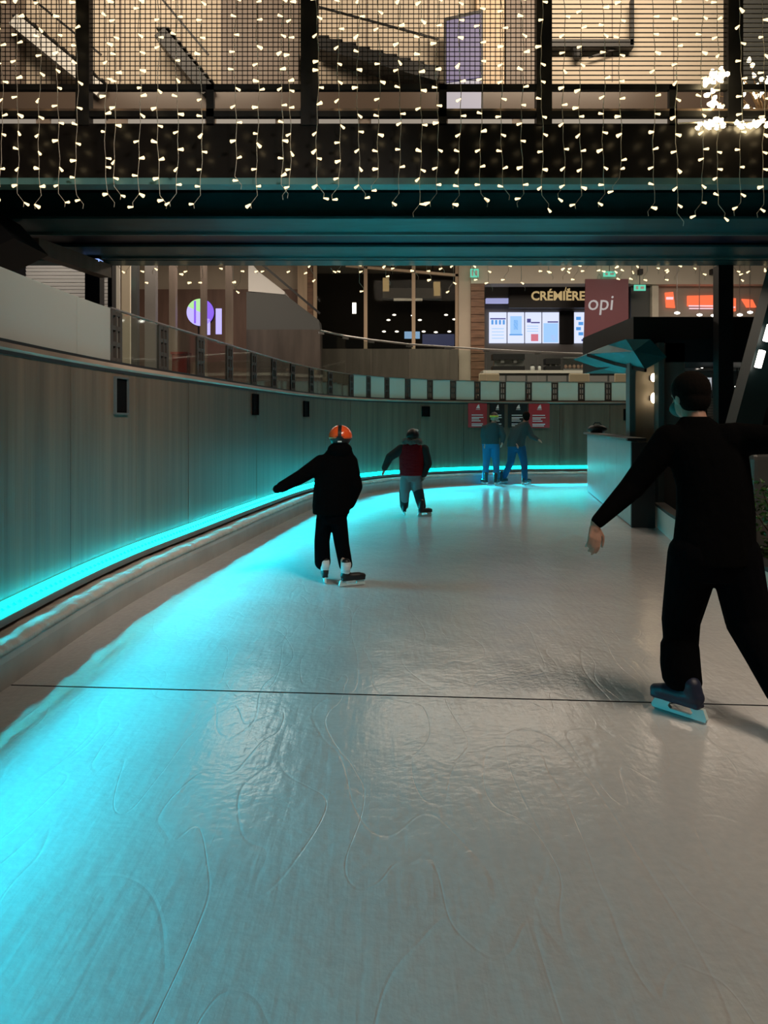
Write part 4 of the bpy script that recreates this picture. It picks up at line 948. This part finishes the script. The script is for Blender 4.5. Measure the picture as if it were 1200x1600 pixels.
limb(mb, [J['hipL'],J['knL'],J['anL']],[.085,.058,.042]); limb(mb, [J['hipR'],J['knR'],J['anR']],[.085,.058,.042])
hand(mb, J['wrL']+Vector((-0.004,0,-0.012)), Vector((-0.12,-0.35,-0.80)), Vector((1.0,0.25,-0.1)), 0.165, 0.42, 0.75)
hand(mb, J['wrR'], Vector((0.9,-0.1,-0.35)), Vector((0,0.6,0.5)), 0.175, 0.3, 0.6)
blob('body', mb, M_SKIN, man, 0.0055, 3)
mb = MB()
mb.loft([(P(1117,880,3.89),.205,.145),(P(1116,850,3.90),.205,.145),(P(1118,800,3.92),.195,.14),(P(1116,760,3.94),.19,.14),(P(1106,715,3.97),.205,.14),(P(1098,686,3.98),.205,.115),(P(1090,664,4.0),.115,.085),(P(1086,651,4.01),.066,.072)], 22)
limb(mb, [J['shL']+Vector((0.03,0,-0.01)),J['shL'],J['elL'],J['wrL']+Vector((0.012,0,0.012))],[.092,.086,.064,.037]); limb(mb, [J['shR']+Vector((-0.04,0,-0.01)),J['shR'],J['elR'],J['wrR']],[.095,.088,.066,.04])
blob('jacket', mb, M_CLBLK, man, 0.008, 6)
mb = MB()
mb.loft([(P(1116,905,3.9),.15,.12),(P(1116,880,3.9),.225,.14),(P(1117,850,3.9),.20,.14),(P(1117,815,3.92),.165,.12)], 20)
limb(mb, [J['hipL'],J['knL'],P(1064,1020,3.98),P(1067,1068,3.94)],[.132,.098,.084,.074])
limb(mb, [J['hipR'],J['knR'],P(1198,1030,3.74),P(1224,1080,3.64)],[.130,.112,.092,.084])
mb.loft([(P(1068,1073,3.94),.082,.09),(P(1066,1064,3.94),.096,.11),(P(1063,1040,3.95),.098,.11),(P(1062,1008,3.97),.094,.105),(P(1063,996,3.98),.078,.09)], 16)
blob('trousers', mb, M_CLBLK2, man, 0.008, 3)
mb = MB()
mb.ell(q(0,-0.014,0.036), .097, .104, .098, 18, 12, rot=R); mb.ell(q(0,-0.042,-0.020), .086, .072, .076, 16, 10, rot=R)
blob('hair', mb, M_HAIR, man, 0.007, 3)
mb = MB(); mb.ell(q(0.0,0.072,-0.066), .058, .048, .044, 14, 9, rot=R); blob('face_mask', mb, M_MASK, man, 0.007, 3)
skate(man, Vector((1.505,3.90,0)), 0.68, 1.02, M_NAVYB, shaft=P(1068,1072,3.93))
skate(man, P(1240,1155,3.60)*1.0 + Vector((0,0,-P(1240,1155,3.60).z)), -0.6, 1.05, M_NAVYB, shaft=J['anR'])

# ---- child with orange helmet
kid = thing('person', 'child in dark jacket and orange helmet skating with one arm held out', 'person', (-0.42, 7.08, 0))
dk = 7.08
hc = P(532,686,dk); LF = Vector((PX(507,7.17),7.17,0)); RF = Vector((PX(549,6.98),6.98,0))
anL, anR = LF+Vector((-0.005,-0.02,0.15)), RF+Vector((-0.055,0,0.15))
mb = MB(); q, R = head(mb, hc, 0.92, 0.0, P(530,706,dk))
mb.loft([(P(519,805,dk),.11,.09),(P(522,770,dk),.11,.085),(P(525,740,dk),.12,.085),(P(528,715,dk),.13,.075),(P(530,703,dk),.06,.05)],16)
sL,eL,hL = P(502,724,dk),P(470,745,dk-.05),P(442,760,dk-.1); sR,eR,hR = P(546,722,dk),P(555,760,dk-.03),P(546,786,dk+.02)
limb(mb,[sL,eL,hL],[.042,.034,.024]); limb(mb,[sR,eR,hR],[.042,.034,.024])
kL,kR = P(503,846,dk+.06),P(534,850,dk+.02)
limb(mb,[P(508,808,dk),kL,anL],[.065,.045,.035]); limb(mb,[P(529,808,dk),kR,anR],[.065,.045,.035])
hand(mb, hL, Vector((-0.9,-0.2,-0.45)), Vector((0,0.8,0.3)), 0.12, 0.3, 0.6, 1.0); hand(mb, hR, Vector((-0.3,0.2,-0.9)), Vector((-0.5,0.6,0)), 0.12, 0.5, 0.5)
blob('body', mb, M_SKIN, kid, 0.008, 3)
mb = MB()
mb.loft([(P(517,803,dk),.168,.14),(P(518,790,dk),.178,.15),(P(521,765,dk),.185,.15),(P(524,740,dk),.185,.145),(P(527,720,dk),.175,.125),(P(530,706,dk),.125,.10),(P(532,697,dk),.098,.095)],20)
limb(mb,[sL+Vector((.04,0,0)),sL,eL,P(440,761,dk-.1)],[.088,.082,.066,.052]); limb(mb,[sR+Vector((-.05,0,0)),sR,eR,hR],[.09,.078,.07,.056])
mb.ell(P(531,703,dk-.05),.118,.09,.075,14,8)
blob('jacket', mb, M_CLBLK, kid, 0.009, 5)
mb = MB(); limb(mb,[hL+Vector((.02,0,0)),P(433,764,dk-.12)],[.046,.040]); blob('mitten', mb, M_CLBLK2, kid, 0.008, 2)
mb = MB(); mb.loft([(P(519,818,dk),.11,.10),(P(519,806,dk),.145,.115),(P(519,795,dk),.15,.12)],16)
limb(mb,[P(507,812,dk),kL,P(504,878,7.16)],[.080,.072,.076]); limb(mb,[P(529,812,dk),kR,P(540,882,7.04)],[.080,.070,.064])
blob('trousers', mb, M_CLBLK2, kid, 0.008, 3)
skate(kid, LF, 0.15, 0.82, M_BOOTB, upper=M_BOOTW); skate(kid, RF, -1.15, 0.86, M_BOOTB, upper=M_BOOTW)
mb = MB(); mb.ell(hc+Vector((0,0,.018)), .110,.130,.112,22,10,z0=-0.12); hm = mb.build('helmet', M_HELM, kid, True)
mb = MB(); mb.ell(hc+Vector((0,-.004,.014)), .104,.128,.085,22,8,z0=-0.95); mb.build('helmet_liner', M_BOOTB, hm, True)
mb = MB(); nseg = 14
vs = []; fs = []
for k in range(nseg+1):
    a = PI*0.02+(PI*0.96)*k/nseg; y_, z_ = -.133*math.cos(a), .115*math.sin(a)
    vs += [hc+Vector((-.016,y_,.018+z_)), hc+Vector((.016,y_,.018+z_))]
    if k: fs.append((2*k-2,2*k-1,2*k+1,2*k))
mb.add(vs, fs); mb.build('helmet_stripe', M_BOOTB, hm)
MB().obox(hc+Vector((0,-.128,-.02)),(1,0,0),(0,1,0),(0,0,1),.018,.004,.006).build('buckle', M_WHITEP, hm)

# ---- child in red vest
d = 12.16
kid2 = thing('person', 'child in red vest with fur hood skating beyond the orange helmet', 'person', (P(646,806,d).x, d, 0))
hc = P(645,683,d); LF = Vector((PX(631,12.3),12.3,0)); RF = Vector((PX(663,12.1),12.1,0))
mb = MB(); q, R = head(mb, hc, 0.98, 0.0, P(644,700,d))
mb.loft([(P(642,746,d),.13,.10),(P(643,720,d),.14,.09),(P(643,702,d),.15,.08),(P(644,694,d),.07,.06)],16)
sL,eL,hL = P(627,702,d),P(609,714,d-.05),P(601,731,d-.05); sR,eR,hR = P(663,702,d),P(669,724,d),P(662,741,d-.03)
limb(mb,[sL,eL,hL],[.046,.038,.028]); limb(mb,[sR,eR,hR],[.046,.038,.028])
kL,kR = P(632,776,d+.06),P(653,777,d+.03); anL,anR = LF+Vector((0,-.03,.14)),RF+Vector((-.05,-.02,.14))
limb(mb,[P(634,750,d),kL,anL],[.075,.052,.04]); limb(mb,[P(651,750,d),kR,anR],[.075,.052,.04])
hand(mb,hL,Vector((-.2,0,-1)),Vector((.6,.6,0)),.14,.3,.6); hand(mb,hR,Vector((-.1,0,-1)),Vector((-.6,.6,0)),.15,.35,.6,1.15)
blob('body', mb, M_SKIN, kid2, 0.009, 3)
mb = MB(); mb.loft([(P(643,743,d),.19,.14),(P(643,730,d),.195,.145),(P(643,712,d),.20,.14),(P(643,700,d),.195,.125),(P(644,692,d),.12,.10)],18); blob('vest', mb, M_REDV, kid2, 0.011, 4)
mb = MB(); limb(mb,[sL,eL,hL],[.080,.066,.050]); mb2 = MB(); limb(mb2,[sR,eR,hR],[.078,.066,.052])
blob('sleeve', mb, M_DKSLV, kid2, 0.010, 3); blob('sleeve', mb2, M_DKSLV, kid2, 0.010, 3)
mb = MB(); 
for k in range(14): mb.ell(P(644,690,d-.02)+Vector((math.cos(2*PI*k/14)*.12, math.sin(2*PI*k/14)*.10, 0.012*math.sin(k*2.3))),.05,.05,.045,10,6)
blob('fur_hood', mb, M_FUR, kid2, 0.010, 2)
mb = MB(); mb.loft([(P(643,752,d),.12,.10),(P(643,744,d),.165,.12),(P(643,736,d),.16,.12)],16); limb(mb,[P(634,750,d),P(633,766,d+.03)],[.092,.086]); limb(mb,[P(651,750,d),P(652,766,d+.02)],[.092,.086]); limb(mb,[P(633,766,d+.03),P(632,781,12.25)],[.08,.07]); limb(mb,[P(652,766,d+.02),P(656,783,12.15)],[.08,.07])
blob('trousers', mb, M_LTJEAN, kid2, 0.010, 3)
for a,b in (((632,768,12.24),(631.5,790,12.28)),((653.5,768,12.17),(659,791,12.12))):
    mb = MB(); limb(mb,[P(*a),P(*b)],[.088,.068]); blob('leg_warmer', mb, M_SHIN, kid2, 0.010, 2)
skate(kid2, LF, 0.1, 0.88, M_BOOTB); skate(kid2, RF, -1.0, 0.92, M_BOOTB)
mb = MB(); mb.ell(hc+Vector((0,0,.02)),.105,.125,.118,20,10,z0=-0.25); hm = mb.build('helmet', M_BOOTB, kid2, True)
MB().ell(hc+Vector((.05,-.05,.105)),.04,.035,.022,10,6).build('helmet_badge', M_WHITEP, hm, True)

# ---- two skaters at the far wall
def far_person(lab, loc, d, hc, torso, arms, legs, feet, jm, tm, hat=None, hairm=M_HAIR):
    pr = thing('person', lab, 'person', loc); mb = MB()
    q, R = head(mb, hc, 1.0, 0.0, P(torso[-1][0], torso[-1][1]+4, d))
    mb.loft([(P(u,v,d),hw*.7,.10) for u,v,hw in torso],14)
    for a in arms: limb(mb,[P(*x) for x in a],[.048,.04,.03]); hand(mb, P(*a[-1]), P(*a[-1])-P(*a[-2]), Vector((.3,.9,0)), .17, .3, .6, 1.1)
    for a in legs: limb(mb,[P(*x) for x in a],[.085,.06,.045])
    blob('body', mb, M_SKIN, pr, 0.011, 2)
    mb = MB(); mb.loft([(P(u,v,d),hw,.145) for u,v,hw in torso],16)
    for a in arms: limb(mb,[P(*x) for x in a],[.088,.072,.052])
    blob('jacket', mb, jm, pr, 0.013, 3)
    mb = MB(); u,v,hw = torso[0]; mb.loft([(P(u,v+6,d),hw*.7,.12),(P(u,v,d),hw*.98,.14),(P(u,v-5,d),hw*.9,.13)],14)
    for a in legs: limb(mb,[P(*x) for x in a],[.115,.085,.070])
    blob('trousers', mb, tm, pr, 0.012, 3)
    for (pt, yaw) in feet: skate(pr, pt, yaw, 1.0, M_BOOTB)
    if hat:
        mb = MB(); mb.ell(hc+Vector((0,0,.035)),.098,.115,.105,16,9,z0=-0.1); h_ = mb.build('hat', M_BOOTB, pr, True)
        mb = MB(); mb.loft([(hc+Vector((0,0,.012)),.108,.124),(hc+Vector((0,0,.060)),.106,.121)],18); mb.build('hat_band', hat, h_, True)
    else:
        mb = MB(); mb.ell(q(0,-.018,.03),.092,.102,.098,16,10); mb.ell(q(0,-.05,-.03),.075,.06,.07,14,8); blob('hair', mb, hairm, pr, 0.011, 2)
    return pr
d = 18.1
far_person('skater in dark teal jacket, pale blue jeans and lime banded hat at the far wall', (PX(768,d),d,0), d, P(772,653,d),
    [(766,694,.21),(766,684,.215),(768,672,.215),(770,664,.17),(771,660,.08)], [[(757,670,d),(755,681,d),(757,691,d-.05)],[(781,670,d),(786,681,d-.05),(785,690,d-.1)]],
    [[(761,697,d),(760,721,d+.04),(758,746,d+.02)],[(773,697,d),(775,721,d+.04),(776,747,d-.03)]], [(Vector((PX(757.5,d),d,0)),.4),(Vector((PX(776,d-.10),d-.10,0)),-.5)], M_TEALJ, M_JEAN, M_LIMEH)
far_person('skater in dark grey jacket and dark jeans striding at the far wall before the posters', (PX(812,d),d,0), d, P(822,651,d),
    [(806,698,.21),(807,686,.215),(812,672,.215),(817,664,.17),(820,659,.08)], [[(803,672,d),(800,683,d),(806,692,d-.1)],[(825,670,d),(831,682,d-.05),(839,686,d-.1)]],
    [[(801,700,d),(798,722,d+.05),(788,744,d+.26)],[(814,700,d),(819,723,d),(820,747,d-.02)]], [(Vector((PX(786,d+.28),d+.28,0)),-.9),(Vector((PX(822,d),d,0)),-1.0)], M_GREYJ, M_JEAN2)
